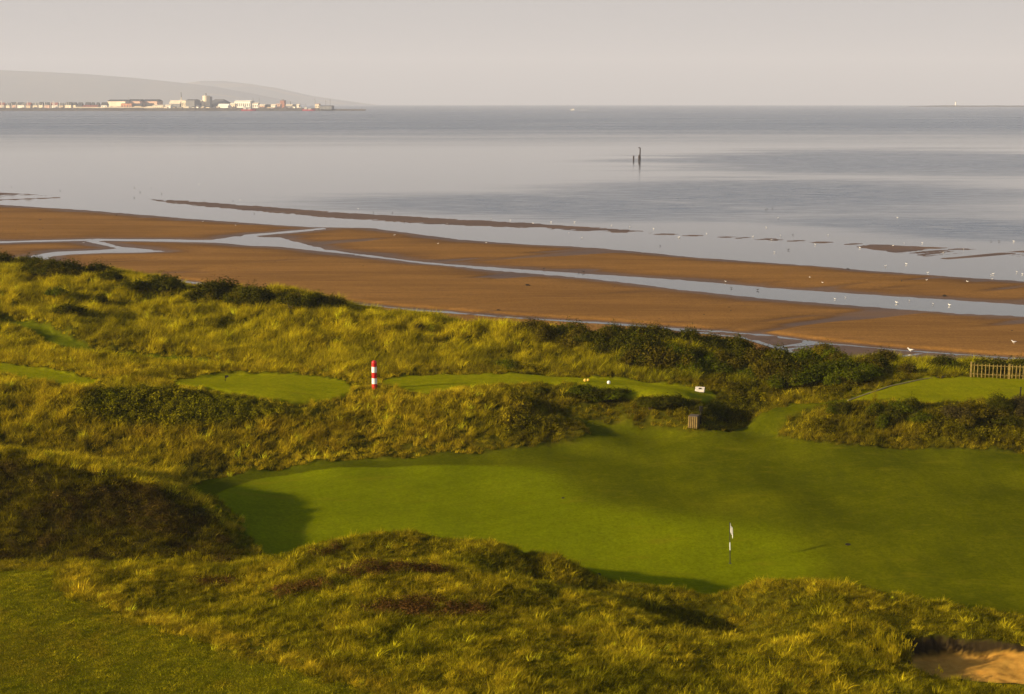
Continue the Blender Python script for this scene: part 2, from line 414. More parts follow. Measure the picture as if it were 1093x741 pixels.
# sand pit
bw = bunk + fbm(GX * 1.6, GY * 1.6, 3, 61) * .16
by0, by1 = P_BUNK[:, 1].min(), P_BUNK[:, 1].max()
pit = np.interp(GY, [by0, by0 + 1.2, by1 - .8, by1], [.12, .30, .80, .95])
pit = pit * np.interp(GX, [PV(1010,700,11)[0], PV(1085,700,11)[0], PV(1120,700,11)[0]], [1, .45, .2])
Z += -pit * sstep(-.05, .50, bw) + .10 * np.exp(-((bw + .35) / .3)**2) * sstep(by0 + .6, by0 + 2.2, GY)
m_sand = sstep(.28, .42, bw)
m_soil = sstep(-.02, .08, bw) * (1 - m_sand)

MASKS = dict(m_mown=m_mown, m_tee=np.maximum(m_tee, 0), m_path=m_path, m_green=m_green, m_fringe=m_fringe, m_semi=m_semi, m_sand=m_sand, m_soil=m_soil, m_heather=mnd)
verts = np.stack([GX, GY, Z], -1).reshape(-1, 3)
me = mesh_np('links_ground', verts, grid_quads(len(yrow), len(acol)))
for k, a in MASKS.items(): add_attr(me, k, a.ravel())

N = NT('links_turf')
n_f = N.noise(9, 6, .7); n_m = N.noise(1.1, 4, .6); n_l = N.noise(.22, 3, .5)
n_mow = N.noise(.9, 3, .6, stretch=((1, .18, 1), (0, 0, R(14))))
c_rough = N.mix(N.rng(n_m, .35, .65), (.045, .042, .002), (.085, .074, .004))
c_fair = N.mix(N.rng(n_l, .35, .7), (.074, .080, .0006), (.112, .114, .0008))
c_fair = N.mix(N.rng(n_m, .5, .75, 0, .5), c_fair, (.125, .122, .003))
c_fair = N.mix(N.rng(n_mow, .35, .7, 0, .35), c_fair, (.052, .060, .0015))
c_green = N.mix(N.rng(n_l, .3, .7), (.124, .142, .0006), (.152, .168, .0006))
c_green = N.mix(N.rng(n_mow, .4, .7, 0, .25), c_green, (.100, .116, .0006))
n_s = N.n('ShaderNodeTexWave'); n_s.inputs['Scale'].default_value = .22; n_s.inputs['Distortion'].default_value = .6; n_s.inputs['Detail'].default_value = 1
mp_ = N.n('ShaderNodeMapping'); mp_.inputs['Rotation'].default_value = (0, 0, R(62)); N.l(N.pos(), mp_.inputs[0]); N.l(mp_.outputs[0], n_s.inputs['Vector'])
c_green = N.mix(1.0, c_green, N.rng(n_s.outputs[0], .3, .7, .975, 1.02), 'MULTIPLY')
c_fair = N.mix(1.0, c_fair, N.rng(n_s.outputs[0], .3, .7, 1.015, .985), 'MULTIPLY')
c_fringe = (.072, .080, .001)
c_tee = N.mix(N.rng(n_m, .3, .7), (.175, .182, .001), (.225, .215, .002))
c_path = N.mix(N.rng(n_m, .3, .7), (.080, .095, .002), (.120, .130, .003))
c_semi = N.mix(N.rng(n_m, .35, .65), (.070, .072, .002), (.115, .100, .004))
c_hea = N.mix(N.rng(n_m, .35, .65), (.032, .022, .010), (.060, .046, .010))
c = N.mix(N.attr('m_heather').outputs['Fac'], c_rough, c_hea)
c = N.mix(N.attr('m_semi').outputs['Fac'], c, c_semi)
c = N.mix(N.attr('m_path').outputs['Fac'], c, c_path)
c = N.mix(N.attr('m_mown').outputs['Fac'], c, c_fair)
c = N.mix(N.attr('m_tee').outputs['Fac'], c, c_tee)
c = N.mix(N.attr('m_fringe').outputs['Fac'], c, c_fringe)
c = N.mix(N.attr('m_green').outputs['Fac'], c, c_green)
n_g = N.noise(4.2, 5, .8)
c = N.mix(1.0, c, N.rng(n_g, .25, .75, .76, 1.24), 'MULTIPLY')
c = N.mix(N.rng(n_f, .35, .7, 0, .30), c, (.03, .04, .001))
n_w = N.noise(.55, 5, .65, stretch=((.5, 1.6, 1), (0, 0, R(-25))))
c = N.mix(N.rng(n_w, .56, .72, 0, .45), c, (.150, .130, .004))
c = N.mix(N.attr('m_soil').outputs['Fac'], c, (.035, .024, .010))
c_sand = N.mix(N.rng(N.noise(2.3, 5, .6), .3, .7), (.40, .20, .035), (.50, .27, .050))
c = N.mix(N.attr('m_sand').outputs['Fac'], c, c_sand)
bmp = N.mix(N.attr('m_green').outputs['Fac'], N.noise(22, 4, .75), N.noise(30, 2, .5))
bs = N.rng(N.attr('m_green').outputs['Fac'], 0, 1, .8, .30)
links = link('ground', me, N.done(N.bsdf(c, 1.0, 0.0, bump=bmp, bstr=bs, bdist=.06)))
tag(links, kind='structure')

# ------------------------------------------------------------------ beach and sea
def EC(x, y): return -(x * x + y * y) / (2 * 7.4e6)          # the sea bends away with distance
bcol = np.concatenate([np.arange(-.62, -.42, .006), np.arange(-.42, .42, .0009), np.arange(.42, .621, .006)])
ys = [112.0]
while ys[-1] < 960: ys.append(ys[-1] + max(ys[-1], 150)**2 / 84000)
brow = np.array(ys)
BA, BY = np.meshgrid(bcol, brow); BX = BA * BY
def B_(poly): return np.array([PV(u, v, 0.0)[:2] for u, v in poly])
def line(pts): return [tuple(p) for p in pts]
C1 = [(-330,196),(-100,212),(0,219),(101,225.5),(203,234),(305,241),(332,242.6),(395,244),(437,249),(489,256),(559,261),(628,264.5),(698,270.5),(730,274),(822,281),(925,289),(1000,294),(1093,301),(1200,309),(1500,330)]
SEA = C1 + [(1500,150),(546,130),(-330,130)]
BAR = [(158,212.2),(200,214.5),(250,218.2),(350,226),(450,232),(550,237.5),(640,243),(690,247),(640,247.2),(550,243),(450,238.5),(350,232.2),(250,223.5),(200,218.5),(170,215)]
LINE = [(560,242.6),(700,249.2),(800,254),(880,258.4),(985,263.8),(1093,268.2),(1300,277),(1300,278.4),(1093,269.3),(985,265),(880,259.4),(800,254.9),(700,250),(560,243.2)]
BAR2 = [(900,260.2),(985,266.4),(1040,269),(1093,271),(1300,279),(1300,290),(1093,283),(1040,280),(985,273),(935,266)]
FLAT = [(-330,186),(-60,203),(40,208),(62,211),(30,214.5),(0,215),(-60,211),(-330,193)]
DT = [(98,255),(152,255.4),(225,256),(250,252),(300,253.5),(350,266.5),(454,279.5),(541,286.5),(593,289.8),(663,294),(730,299),(822,307.5),(925,314),(1093,325.6),(1250,337),(1500,355)]
DB = [(1500,372),(1250,350),(1093,338),(1027,335.5),(925,328),(822,319.5),(730,310),(698,306),(645,300),(593,294),(541,290),(454,282.3),(370,271.8),(298,263.5),(262,262),(237,259.3),(152,257.6),(98,257)]
BR = [(250,253.5),(262,250.2),(300,247.2),(345,243),(352,244.4),(300,249.6),(275,252),(268,255)]
EL = [(22,279),(34,272.5),(58,268.7),(100,267),(122,265.6),(108,261.5),(92,258),(98,256),(112,258.7),(130,263.3),(176,268.4),(150,269.6),(110,270.2),(75,271.6),(55,274),(45,281)]
LF = [(-200,254),(0,257.6),(98,255.2),(98,256.8),(0,259.6),(-200,257)]
GT = [(-100,270),(60,283),(122,290.3),(210,300.5),(290,314),(355,320.3),(410,325.5),(480,331.3),(560,337.3),(640,342.6),(700,347.2),(780,353),(830,357),(880,363.5),(940,370),(1000,374.3),(1093,380.5),(1500,410)]
GB = [(1500,470),(1093,405),(940,392),(830,375),(780,361),(700,352),(640,347.5),(560,343),(480,336.5),(410,330.5),(355,324),(290,317),(210,304),(122,294.5),(60,288),(-100,276)]
sd_sea = sdf(BX, BY, B_(SEA), 60)
sd_water = np.maximum(sd_sea, np.maximum.reduce([sdf(BX, BY, B_(p), 60) for p in (DT + DB, BR, EL, LF)]))
sd_land = np.maximum.reduce([sdf(BX, BY, B_(p), 60) for p in (BAR, BAR2, FLAT, LINE)])
sd_thin = np.maximum.reduce([sdf(BX, BY, B_(p), 60) for p in (BAR2, FLAT, LINE)])
sdw = np.where(sd_land > -60, np.minimum(sd_water, -sd_land), sd_water)
wob = fbm(BX * .05, BY * .05, 4, 71) * 1.2 + fbm(BX * .3, BY * .3, 3, 72) * .35
sdw = sdw + wob
far_ = sstep(250, 500, BY)
zb = -np.clip(sdw - .5, -400, 60) * (.034 - .018 * far_)
zb = np.where((sd_land > -4) & (zb > 0), zb * .20, zb)
thin = sstep(-3., 1., sd_thin); zb = np.where(zb > -.2, zb * (1 - thin) + thin * (.10 * fbm((BX * .82 + BY * .57) * .035, (-BX * .57 + BY * .82) * .30, 4, 75) - .004), zb)
zb = np.where(zb > 0, .42 * (1 - np.exp(-zb / .42)), np.maximum(zb, -.5))
# wet braided mud at the foot of the dunes
sdg = sdf(BX, BY, B_(GT + GB), 12)
gm = sstep(-1.2, 1.0, sdg + wob)
str_x = BX * .82 + BY * .57; str_y = -BX * .57 + BY * .82       # along and across the shore
braid = fbm(str_x * .05 + 3, str_y * .45, 4, 81)
lead = sstep(1.6, .4, np.abs(sdg - .9 + wob * .4))
zb = zb * (1 - gm) + gm * (.055 * braid + .012) - gm * lead * .05
# worm casts, ripples and sheets of drying sand
ripp = fbm(str_x * .08, str_y * .9, 3, 91)
zb += ripp * .022 * np.exp(-np.abs(zb) / .12)
pool = sstep(.32, .62, fbm(str_x * .018, str_y * .10, 3, 97)) * sstep(.02, .1, zb)
zb -= pool * zb * .75
zb += EC(BX, BY)
# the sand rises to the dunes
me = mesh_np('beach', np.stack([BX, BY, zb], -1).reshape(-1, 3), grid_quads(len(brow), len(bcol)))
add_attr(me, 'lift', (zb - EC(BX, BY)).ravel())
N = NT('beach_sand')
lift = N.attr('lift').outputs['Fac']
n1 = N.noise(.06, 5, .6, stretch=((.35, 1.6, 1), (0, 0, R(-35)))); n2 = N.noise(.9, 5, .65)
dry = N.mix(N.rng(n1, .3, .7), (.170, .083, .020), (.240, .119, .030))
dry = N.mix(N.rng(n2, .4, .75, 0, .35), dry, (.125, .056, .013))
wetm = N.rng(N.math('ADD', lift, N.math('MULTIPLY', N.math('SUBTRACT', n1, .5), .26)), .02, .26, 1, 0)
wet = N.mix(N.rng(n1, .35, .65), (.080, .041, .019), (.112, .057, .023))
ns = N.noise(.35, 5, .7, stretch=((.12, 1.5, 1), (0, 0, R(-35))))
dry = N.mix(N.rng(ns, .56, .70, 0, .55), dry, (.090, .048, .024))
dry = N.mix(N.rng(ns, .46, .34, 0, .35), dry, (.300, .155, .045))
c = N.mix(wetm, dry, wet)
nq = N.noise(3.0, 4, .8); c = N.mix(1.0, c, N.rng(nq, .25, .75, .72, 1.28), 'MULTIPLY')
rg = N.rng(wetm, .45, 1, .95, .62)
sp = N.rng(wetm, .5, 1, .02, .28)
bn = N.noise(1.6, 4, .65, stretch=((.3, 1.4, 1), (0, 0, R(-35))))
beach = link('beach', me, N.done(N.bsdf(c, rg, sp, bump=bn, bstr=.35, bdist=.05)))
tag(beach, kind='structure')

wa = np.linspace(-1.15, 1.15, 260); wr = np.concatenate([np.geomspace(100, 24000, 220)])
WA, WR = np.meshgrid(wa, wr)
WX, WY = WR * np.sin(WA), WR * np.cos(WA)
me = mesh_np('sea', np.stack([WX, WY, EC(WX, WY)], -1).reshape(-1, 3), grid_quads(len(wr), len(wa)))
N = NT('sea_water')
sx = N.n('ShaderNodeSeparateXYZ'); N.l(N.pos(), sx.inputs[0])
X_, Y_ = sx.outputs[0], sx.outputs[1]
warp = N.noise(.0016, 5, .6, stretch=((.45, 1.5, 1), (0, 0, R(-8))))
warp2 = N.noise(.006, 5, .62, stretch=((.4, 1.5, 1), (0, 0, R(-20))))
wv = N.math('SUBTRACT', warp, .5); wv2 = N.math('SUBTRACT', warp2, .5)
# the breeze begins beyond about 1.2 km ...
yy = N.math('ADD', Y_, N.math('ADD', N.math('MULTIPLY', wv, 500.), N.math('MULTIPLY', wv2, 220.)))
far_rip = N.rng(yy, 850, 1900)
# ... and a broad cat's paw roughens the water off the right hand beach
def blob(x0, y0, rx, ry, rot):
    dx = N.math('SUBTRACT', X_, x0); dy = N.math('SUBTRACT', Y_, y0)
    ca, sa = math.cos(rot), math.sin(rot)
    a = N.math('DIVIDE', N.math('ADD', N.math('MULTIPLY', dx, ca), N.math('MULTIPLY', dy, sa)), rx)
    b = N.math('DIVIDE', N.math('SUBTRACT', N.math('MULTIPLY', dy, ca), N.math('MULTIPLY', dx, sa)), ry)
    r = N.math('SQRT', N.math('ADD', N.math('MULTIPLY', a, a), N.math('MULTIPLY', b, b)))
    r = N.math('ADD', r, N.math('MULTIPLY', wv2, 1.5)); r = N.math('ADD', r, N.math('MULTIPLY', wv, 1.2))
    return N.rng(r, .40, 1.25, 1, 0)
paw = N.math('MAXIMUM', N.math('MAXIMUM', blob(15, 455, 110, 75, R(-30)), blob(100, 520, 120, 150, R(-20))), N.math('MAXIMUM', blob(215, 800, 170, 230, R(-20)), blob(125, 372, 95, 48, R(-30))))
streak = N.noise(.018, 4, .65, stretch=((.25, 1.8, 1), (0, 0, R(-12))))
paw = N.math('MULTIPLY', paw, N.rng(N.math('ADD', streak, N.math('MULTIPLY', paw, .5)), .45, .85))
rip = N.math('MAXIMUM', far_rip, N.math('MULTIPLY', paw, .72))
grain = N.noise(.16, 4, .75, stretch=((.45, 1.7, 1), (0, 0, R(-12))))
rip = N.math('MULTIPLY', rip, N.rng(warp2, .25, .6, .62, 1.0))
rip = N.math('MULTIPLY', rip, N.rng(grain, .32, .68, .55, 1.2))
rg = N.rng(rip, 0, 1, .10, .32, False)
colr = N.mix(rip, (.050, .047, .046), (.040, .058, .100))  # bluer base in rippled patches stands in for reflected upper sky
rb = N.noise(.9, 3, .6, stretch=((.5, 1.6, 1), (0, 0, R(-15))))
sea = link('sea', me, N.done(N.bsdf(colr, rg, .5, bump=rb, bstr=N.rng(rip, 0, 1, .015, .40, False), bdist=.12)))
tag(sea, kind='structure')

# ------------------------------------------------------------------ far shore: hills, harbour land, haze
def ridge(name, prof, dist, depth, seed, mat):
    us = np.linspace(prof[0][0], prof[-1][0], 220); vs = np.interp(us, [p[0] for p in prof], [p[1] for p in prof])
    top = CAM_H - (vs - 107.5) / FPX * dist
    xs = (us - 546.5) / FPX * dist
    rows = np.linspace(-1, 1, 40)
    XX = np.repeat(xs[None], 40, 0); YY = dist + rows[:, None] * depth + 0 * XX
    prof2 = np.where(rows < 0, sstep(-1, 0, rows), sstep(1, 0, rows))[:, None]
    base = -60 + 0 * XX
    ZZ = base + (top[None] - base) * prof2 + fbm(XX / 900, YY / 700, 4, seed) * 16 * prof2 * (1 - prof2) * 2
    o = link(name, mesh_np(name, np.stack([XX, YY, ZZ], -1).reshape(-1, 3), grid_quads(40, 220)), mat)
    return tag(o, kind='structure')
N = NT('hill_fields')
nh = N.noise(.0018, 5, .6, stretch=((1, .35, 1), (0, 0, R(20)))); nv = N.n('ShaderNodeTexVoronoi'); nv.inputs['Scale'].default_value = .0022
N.l(N.pos(), nv.inputs['Vector'])
c = N.mix(N.rng(nh, .35, .65), (.150, .160, .160), (.200, .190, .165))  # tones lifted paler so the colour adds to the fading by haze
c = N.mix(N.rng(nv.outputs['Color'], .62, .75, 0, .8), c, (.30, .24, .15))
m_hill = N.done(N.bsdf(c, .95, .05))
ridge('hill', [(-420,64),(-250,66),(-100,71),(0,75.5),(60,78),(100,80),(150,84),(190,88),(230,92.5),(270,99.5),(310,108),(335,114)], 15500, 2200, 5, m_hill)
ridge('hill', [(120,113),(170,97),(200,90),(222,87),(245,87.2),(270,90),(300,94.5),(335,102.5),(370,107.5),(400,111.5),(430,114)], 18500, 2200, 9, m_hill)

hz = MB().box(-14000, 14000, -3000, 21500, -90, 640)
m = bpy.data.materials.new('haze_air'); m.use_nodes = True; m.node_tree.nodes.clear()
o_ = m.node_tree.nodes.new('ShaderNodeOutputMaterial'); pv = m.node_tree.nodes.new('ShaderNodeVolumePrincipled')
pv.inputs['Color'].default_value = (.76, .81, 1.0, 1); pv.inputs['Density'].default_value = 8.5e-5
pv.inputs['Anisotropy'].default_value = 0.0
m.node_tree.links.new(pv.outputs[0], o_.inputs['Volume'])
haze = hz.build('haze', m); tag(haze, kind='stuff')

# ------------------------------------------------------------------ harbour town (about 5 km away)
TD = 5000.0
TPX = TD / FPX
def tx(u, d=TD): return (u - 546.5) / FPX * d
def tz(v, d=TD): return CAM_H - (v - 107.5) / FPX * d
LAND_Z = 3.0
lp = [(tx(-260), TD - 30), (tx(60), TD - 30), (tx(150), TD - 40), (tx(262), TD - 40), (tx(300), TD - 10), (tx(345), TD + 5), (tx(388), TD + 60), (tx(388), TD + 90), (tx(330), TD + 260), (tx(120), TD + 420), (tx(-260), TD + 420)]
MBl = MB().prism(lp, 'z', -8, LAND_Z)
tag(MBl.build('harbour_ground', paint('harbour_ground', (.16, .13, .10), .9, .3, .01)), kind='structure')
TOWN_ROT = R(-18)
def pr(name, col): return paint(name, col, .7, .12, .03)
def house(name, label, u0, u1, vt, vb, wall, roofc, cat='building', group=None, d=TD + 60, depth=None, roof=.35, windows=0, hip=False, doors=0):
    """gabled building: eaves and ridge from the picture heights, ridge along its long side"""
    x0, x1 = tx(u0, d), tx(u1, d); L = (x1 - x0) / math.cos(TOWN_ROT) * .98
    ztop = tz(vt, d); zb_ = LAND_Z
    h = ztop - zb_; hr = h * roof; dp = depth or max(14, min(45, L * .5))
    o = empty(name, ((x0 + x1) / 2, d, zb_), TOWN_ROT); tag(o, label, cat, group)
    he = h - hr
    MB().box(-L/2, L/2, -dp/2, dp/2, 0, he).build('wall', wall, o)
    ov = 1.0
    r = MB()
    if hip:
        k = min(L * .28, dp * .7)
        v = [(-L/2-ov,-dp/2-ov,he+.05),(L/2+ov,-dp/2-ov,he+.05),(L/2+ov,dp/2+ov,he+.05),(-L/2-ov,dp/2+ov,he+.05),(-L/2+k,0,h),(L/2-k,0,h)]
        r.add(v, [(0,1,5,4),(1,2,5),(2,3,4,5),(3,0,4),(3,2,1,0)])
    else:
        r.prism([(-dp/2-ov, he+.05), (dp/2+ov, he+.05), (0, h)], 'x', -L/2-ov, L/2+ov)
    r.build('roof', roofc, o)
    if windows:
        for k in range(windows):
            xx = -L/2 + L * (k + .5) / windows
            w = min(L / windows * .4, 4)
            MB().box(xx - w/2, xx + w/2, -dp/2 - .25, -dp/2 - .02, he * .35, he * .75).build('window', pr('town_window_dark', (.04, .04, .05)), o)
    for k in range(doors):
        xx = -L/2 + L * (k + .5) / doors; w = min(6, L / doors * .5)
        MB().box(xx - w/2, xx + w/2, -dp/2 - .3, -dp/2 - .03, .05, he * .6).build('door', pr('town_door_grey', (.10, .11, .12)), o)
    return o
w_cream = pr('town_wall_cream', (.78, .66, .48)); w_white = pr('town_wall_white', (.86, .80, .70)); w_pink = pr('town_wall_pink', (.58, .36, .26))
w_brick = pr('town_wall_brick', (.50, .22, .11)); w_grey = pr('town_wall_grey', (.16, .16, .17)); w_tan = pr('town_wall_tan', (.5, .38, .24))
r_dark = pr('town_roof_slate', (.035, .036, .042)); r_red = pr('town_roof_red', (.20, .06, .04)); r_pale = pr('town_roof_pale', (.62, .54, .42)); r_grey = pr('town_roof_grey', (.10, .10, .11))

BLD = [
 ('long_shed','long cream waterfront shed under a thin dark roof left of the mast',123,144,106.4,110,w_cream,r_dark,dict(d=5260,roof=.18,depth=40)),
 ('long_shed','long pink walled shed with dark roof beyond the orange brick store',144.5,159,106.0,110,w_pink,r_dark,dict(d=5265,roof=.2,depth=40)),
 ('long_shed','right end shed of the dark roofed row, nearest the tall chimney',160,177,106.1,110,w_pink,r_dark,dict(d=5270,roof=.2,depth=40)),
 ('brick_store','orange brick store in front of the long dark roofed sheds',136,148.5,110.3,114,w_brick,w_brick,dict(d=5120,roof=.1,windows=4)),
 ('low_shed','low dark roofed shed right beside the orange brick store',148.8,158,110.4,114,w_tan,r_dark,dict(d=5110,roof=.45,doors=2)),
 ('low_shed','low slate roofed shed left of the cream quay building',161,170,110.2,114,w_cream,r_dark,dict(d=5110,roof=.5)),
 ('quay_building','cream quay building with pale roof under the long sheds',169,181.5,111.8,115,w_cream,r_pale,dict(d=5060,roof=.25,windows=5)),
 ('quay_building','short white quay building left of the dark banded warehouse',182,188.5,111.6,115,w_white,r_pale,dict(d=5050,roof=.3)),
 ('warehouse','warehouse with cream upper roof over a dark lower wall below the chimney',187,199,107.2,113,w_grey,r_pale,dict(d=5180,roof=.4)),
 ('tower_block','square cream block right beside the tall thin chimney',199.5,205.5,106.8,113,w_cream,r_pale,dict(d=5150,roof=.08,windows=3)),
 ('tall_shed','tall plain grey shed left of the cream silo',206,216,106.0,113,w_grey,r_grey,dict(d=5140,roof=.12,depth=40)),
 ('granary','cream granary block joined to the left of the silo',215.5,221.5,107.2,113,w_cream,r_pale,dict(d=5170,roof=.1,windows=2)),
 ('big_shed','largest dark grey shed with sloping hipped roof right of the silo',228,250,105.9,113,w_grey,r_grey,dict(d=5240,roof=.62,hip=True,depth=90)),
 ('low_store','long white low store in front of the largest grey shed',238,249.5,110.8,114.6,w_white,w_white,dict(d=5090,roof=.4)),
 ('store','small cream store just left of the big white hall',250.5,256,109.7,113.5,w_cream,r_pale,dict(d=5120,roof=.3,windows=2)),
 ('white_hall','big white hall behind the red trawler',256,274,107.2,113,w_white,w_white,dict(d=5160,roof=.12,windows=8)),
 ('white_annex','lower white annex at the right end of the big white hall',274,280.5,109.5,113.5,w_white,r_pale,dict(d=5140,roof=.15,windows=3)),
 ('house','pink fronted house right of the white annex',281,287,111.3,115,w_pink,r_pale,dict(d=5080,roof=.35,windows=2)),
 ('house','house with dark slate roof between pink house and brick tower',288,293,111.4,115,w_tan,r_dark,dict(d=5080,roof=.5)),
 ('house','white house just left of the pink low store',293.5,298.3,111.2,115,w_white,r_pale,dict(d=5070,roof=.3,windows=2)),
 ('pink_store','pink low store against the foot of the brick tower',298.5,303.5,110.6,115,w_pink,w_pink,dict(d=5090,roof=.2)),
 ('low_store','low olive grey store right of the brick tower',309,316,111.3,115,w_grey,r_pale,dict(d=5090,roof=.3)),
 ('cottage','white cottage with dark roof near the pier, left one of two',316,319.2,111.4,115,w_white,r_dark,dict(d=5070,roof=.45)),
 ('cottage','white cottage with pale roof near the pier, right one of two',319.8,323,111.0,115,w_white,r_pale,dict(d=5070,roof=.35)),
 ('cream_block','cream block on orange base left of the dark pier shed',340,344.5,110.8,116,w_cream,w_brick,dict(d=5030,roof=.08,windows=2)),
 ('pier_shed','dark green grey shed at the end of the pier',345.3,358.3,112.6,117,w_grey,r_dark,dict(d=5020,roof=.15,doors=3)),
 ('cottage','white gabled cottage left of the other gables above the red roofed terrace',104.5,107.2,109.3,113,w_white,r_dark,dict(d=5230,roof=.5)),
 ('cottage','white gabled cottage in the middle above the red roofed terrace',109.8,112.4,109.3,113,w_white,r_dark,dict(d=5230,roof=.5)),
 ('cottage','wide white cottage with slate roof beside the cream waterfront shed',115,121.5,109.2,113,w_white,r_dark,dict(d=5220,roof=.45,windows=2)),
 ('cottage','dark roofed cottage at the left end of the gabled row',90.5,95,109.3,113,w_tan,r_dark,dict(d=5225,roof=.5)),
 ('cottage','slate roofed cottage second in the gabled row after the marina',98,103.4,109.1,113,w_tan,r_dark,dict(d=5240,roof=.5)),
 ('terrace','long low red roofed terrace right of the marina masts',95,112.5,112.1,114.6,w_pink,r_red,dict(d=5110,roof=.5,windows=8)),
]
for nm, lab, u0, u1, vt, vb, wm, rm, kw in BLD: house(nm, lab, u0, u1, vt, vb, wm, rm, **kw)
uu = -90.0; k = 0
while uu < 88:                                        # houses seen between the masts
    wd = 4.2 + (k * 37 % 5) * .9
    house('town_house', 'small pale town house with dark roof behind the marina masts', uu, uu + wd, 109.0 + (k * 13 % 4) * .25, 113,
          [w_cream, w_pink, w_white, w_tan, w_cream][k % 5], [r_dark, r_dark, r_red, r_grey][k % 4], group='houses behind the marina', d=5200 + (k * 29 % 3) * 30, roof=.42)
    uu += wd + .5 + (k * 7 % 3) * .5; k += 1

o = empty('silo', (tx(225.3, 5190), 5190, LAND_Z)); tag(o, 'round cream silo with dark funnel, tallest block in the harbour town', 'silo')
hS = tz(102.4, 5190) - LAND_Z
MB().lathe([(13.5, 0), (13.5, hS * .97), (12.5, hS)], 24).build('drum', w_cream, o, smooth=False)
MB().lathe([(3.2, hS), (3.2, hS + 4), (1.8, hS + 9)], 10, -2, 0).build('funnel', w_grey, o)
MB().lathe([(4.6, 0), (4.6, hS * .93)], 12, 15.5, 2).build('side_tower', w_grey, o)
o = empty('chimney', (tx(198.8, 5210), 5210, LAND_Z)); tag(o, 'tall thin pale chimney with a dark top beside the cream tower block', 'chimney')
hS = tz(98.8, 5210) - LAND_Z
MB().lathe([(2.4, 0), (1.6, hS * .7)], 12).build('shaft', w_cream, o)
MB().lathe([(1.75, hS * .7), (1.5, hS)], 12).build('tip', w_grey, o)
o = empty('brick_tower', (tx(305.6, 5120), 5120, LAND_Z), R(-12)); tag(o, 'square red brick tower standing above the low stores near the pier', 'tower')
hS = tz(107.9, 5120) - LAND_Z
MB().box(-8, 8, -8, 8, 0, hS).build('wall', pr('tower_brick', (.36, .15, .10)), o)
MB().box(-8.6, 8.6, -8.6, 8.6, hS + .02, hS + 2).build('parapet', pr('tower_cap', (.22, .10, .08)), o)
MB().box(-2.5, 2.5, -2.5, 2.5, hS + 2.02, hS + 5.5).build('tank_house', w_grey, o)
o = empty('chimney', (tx(313.3, 5150), 5150, LAND_Z)); tag(o, 'short dark chimney rising right of the brick tower', 'chimney')
MB().lathe([(1.6, 0), (1.2, tz(108.2, 5150) - LAND_Z)], 10).build('shaft', w_grey, o)
MASTS = [(143.5, 104.0, 'thin dark mast rising behind the long dark roofed sheds'), (274.2, 104.6, 'thin mast standing over the big white hall'),
         (280.6, 103.8, 'thin mast behind the white annex'), (339.3, 104.6, 'thin dark mast above the red and white supply ship'),
         (350.5, 106.6, 'thin mast standing over the dark pier shed'), (355.2, 105.8, 'thin light mast behind the end of the pier shed')]
for u, vt, lab in MASTS:
    o = empty('mast', (tx(u, 5060), 5060, LAND_Z)); tag(o, lab, 'mast'); h = tz(vt, 5060) - LAND_Z
    MB().tube([(0,0,0),(0,0,h)], [.75, .4], 6).build('pole', w_grey, o)
    MB().box(-2.6, 2.6, -.25, .25, h * .8, h * .8 + .7).build('crosstree', w_grey, o)
# sea wall of rough stone and the pier
bwm = MB()
xs = np.linspace(tx(-260), tx(345), 90)
for i in range(89):
    bwm.prism([(TD-58-rng.random()*3, -8), (TD-36, 7.2+rng.random()*1.6), (TD-31, 7.0+rng.random()), (TD-29.5, -8)], 'x', xs[i], xs[i+1])
tag(bwm.build('sea_wall', paint('sea_wall_stone', (.075, .060, .050), .95, .4, .08)), 'long dark stone sea wall along the front of the harbour town', 'sea wall')
tag(MB().prism([(TD+8, -6), (TD+8, 3.6), (TD+20, 3.6), (TD+20, -6)], 'x', tx(358), tx(392)).build('pier', paint('pier_stone', (.10, .08, .07), .95, .3, .08)), 'thin low stone pier reaching right from the dark pier shed', 'pier')
tag(MB().box(tx(88), tx(172), TD-29, TD-24, 3.02, 11.5).build('quay_wall', w_cream), 'long low cream quay wall just above the dark sea wall', 'wall')

def ship(name, label, u0, u1, hull, up, d=TD - 75):
    L = tx(u1, d) - tx(u0, d); o = empty(name, ((tx(u0, d) + tx(u1, d)) / 2, d, EC(0, d)), R(4)); tag(o, label, 'ship')
    b = L * .09; v = []; secs = [(-.5, .85, 6.0), (-.3, 1, 5.2), (0, 1, 4.8), (.25, .95, 5.6), (.42, .55, 7.4), (.5, .04, 9.0)]
    for t, w, h in secs: v += [(t*L, -b*w, h), (t*L, -b*w*.75, -1), (t*L, b*w*.75, -1), (t*L, b*w, h)]
    f = [(0,1,2,3)] + [(4*i+j, 4*i+4+j, 4*i+4+(j+1)%4, 4*i+(j+1)%4) for i in range(5) for j in range(4)] + [(23,22,21,20)]
    m_ = MB(); m_.add(v, f); m_.build('hull', hull, o)
    s = MB().box(-.36*L, -.16*L, -b*.75, b*.75, 5.3, 12).box(-.32*L, -.19*L, -b*.6, b*.6, 12.02, 15.5); s.build('wheelhouse', up, o)
    MB().box(-.325*L, -.185*L, -b*.61, -b*.602, 12.9, 14.6).build('window_band', w_grey, o)
    MB().tube([(-.24*L,0,15.5),(-.24*L,0,25)], .5, 6).build('mast', w_grey, o); MB().tube([(.25*L,0,5.5),(.25*L,0,19)], .55, 6).build('mast', w_grey, o); MB().tube([(.245*L,0,18),(-.05*L,0,11)], .4, 6).build('derrick', w_grey, o)
    MB().box(-.08*L, .16*L, -b*.5, b*.5, 4.9, 8.2).build('hold_cover', up, o)
    return o
m_redhull = pr('ship_hull_red', (.55, .035, .045))
ship('trawler', 'bright red trawler lying in front of the big white hall', 261.5, 277, m_redhull, w_white)
ship('supply_ship', 'red and white ship moored left of the cream block by the pier', 326, 339.5, m_redhull, w_white)
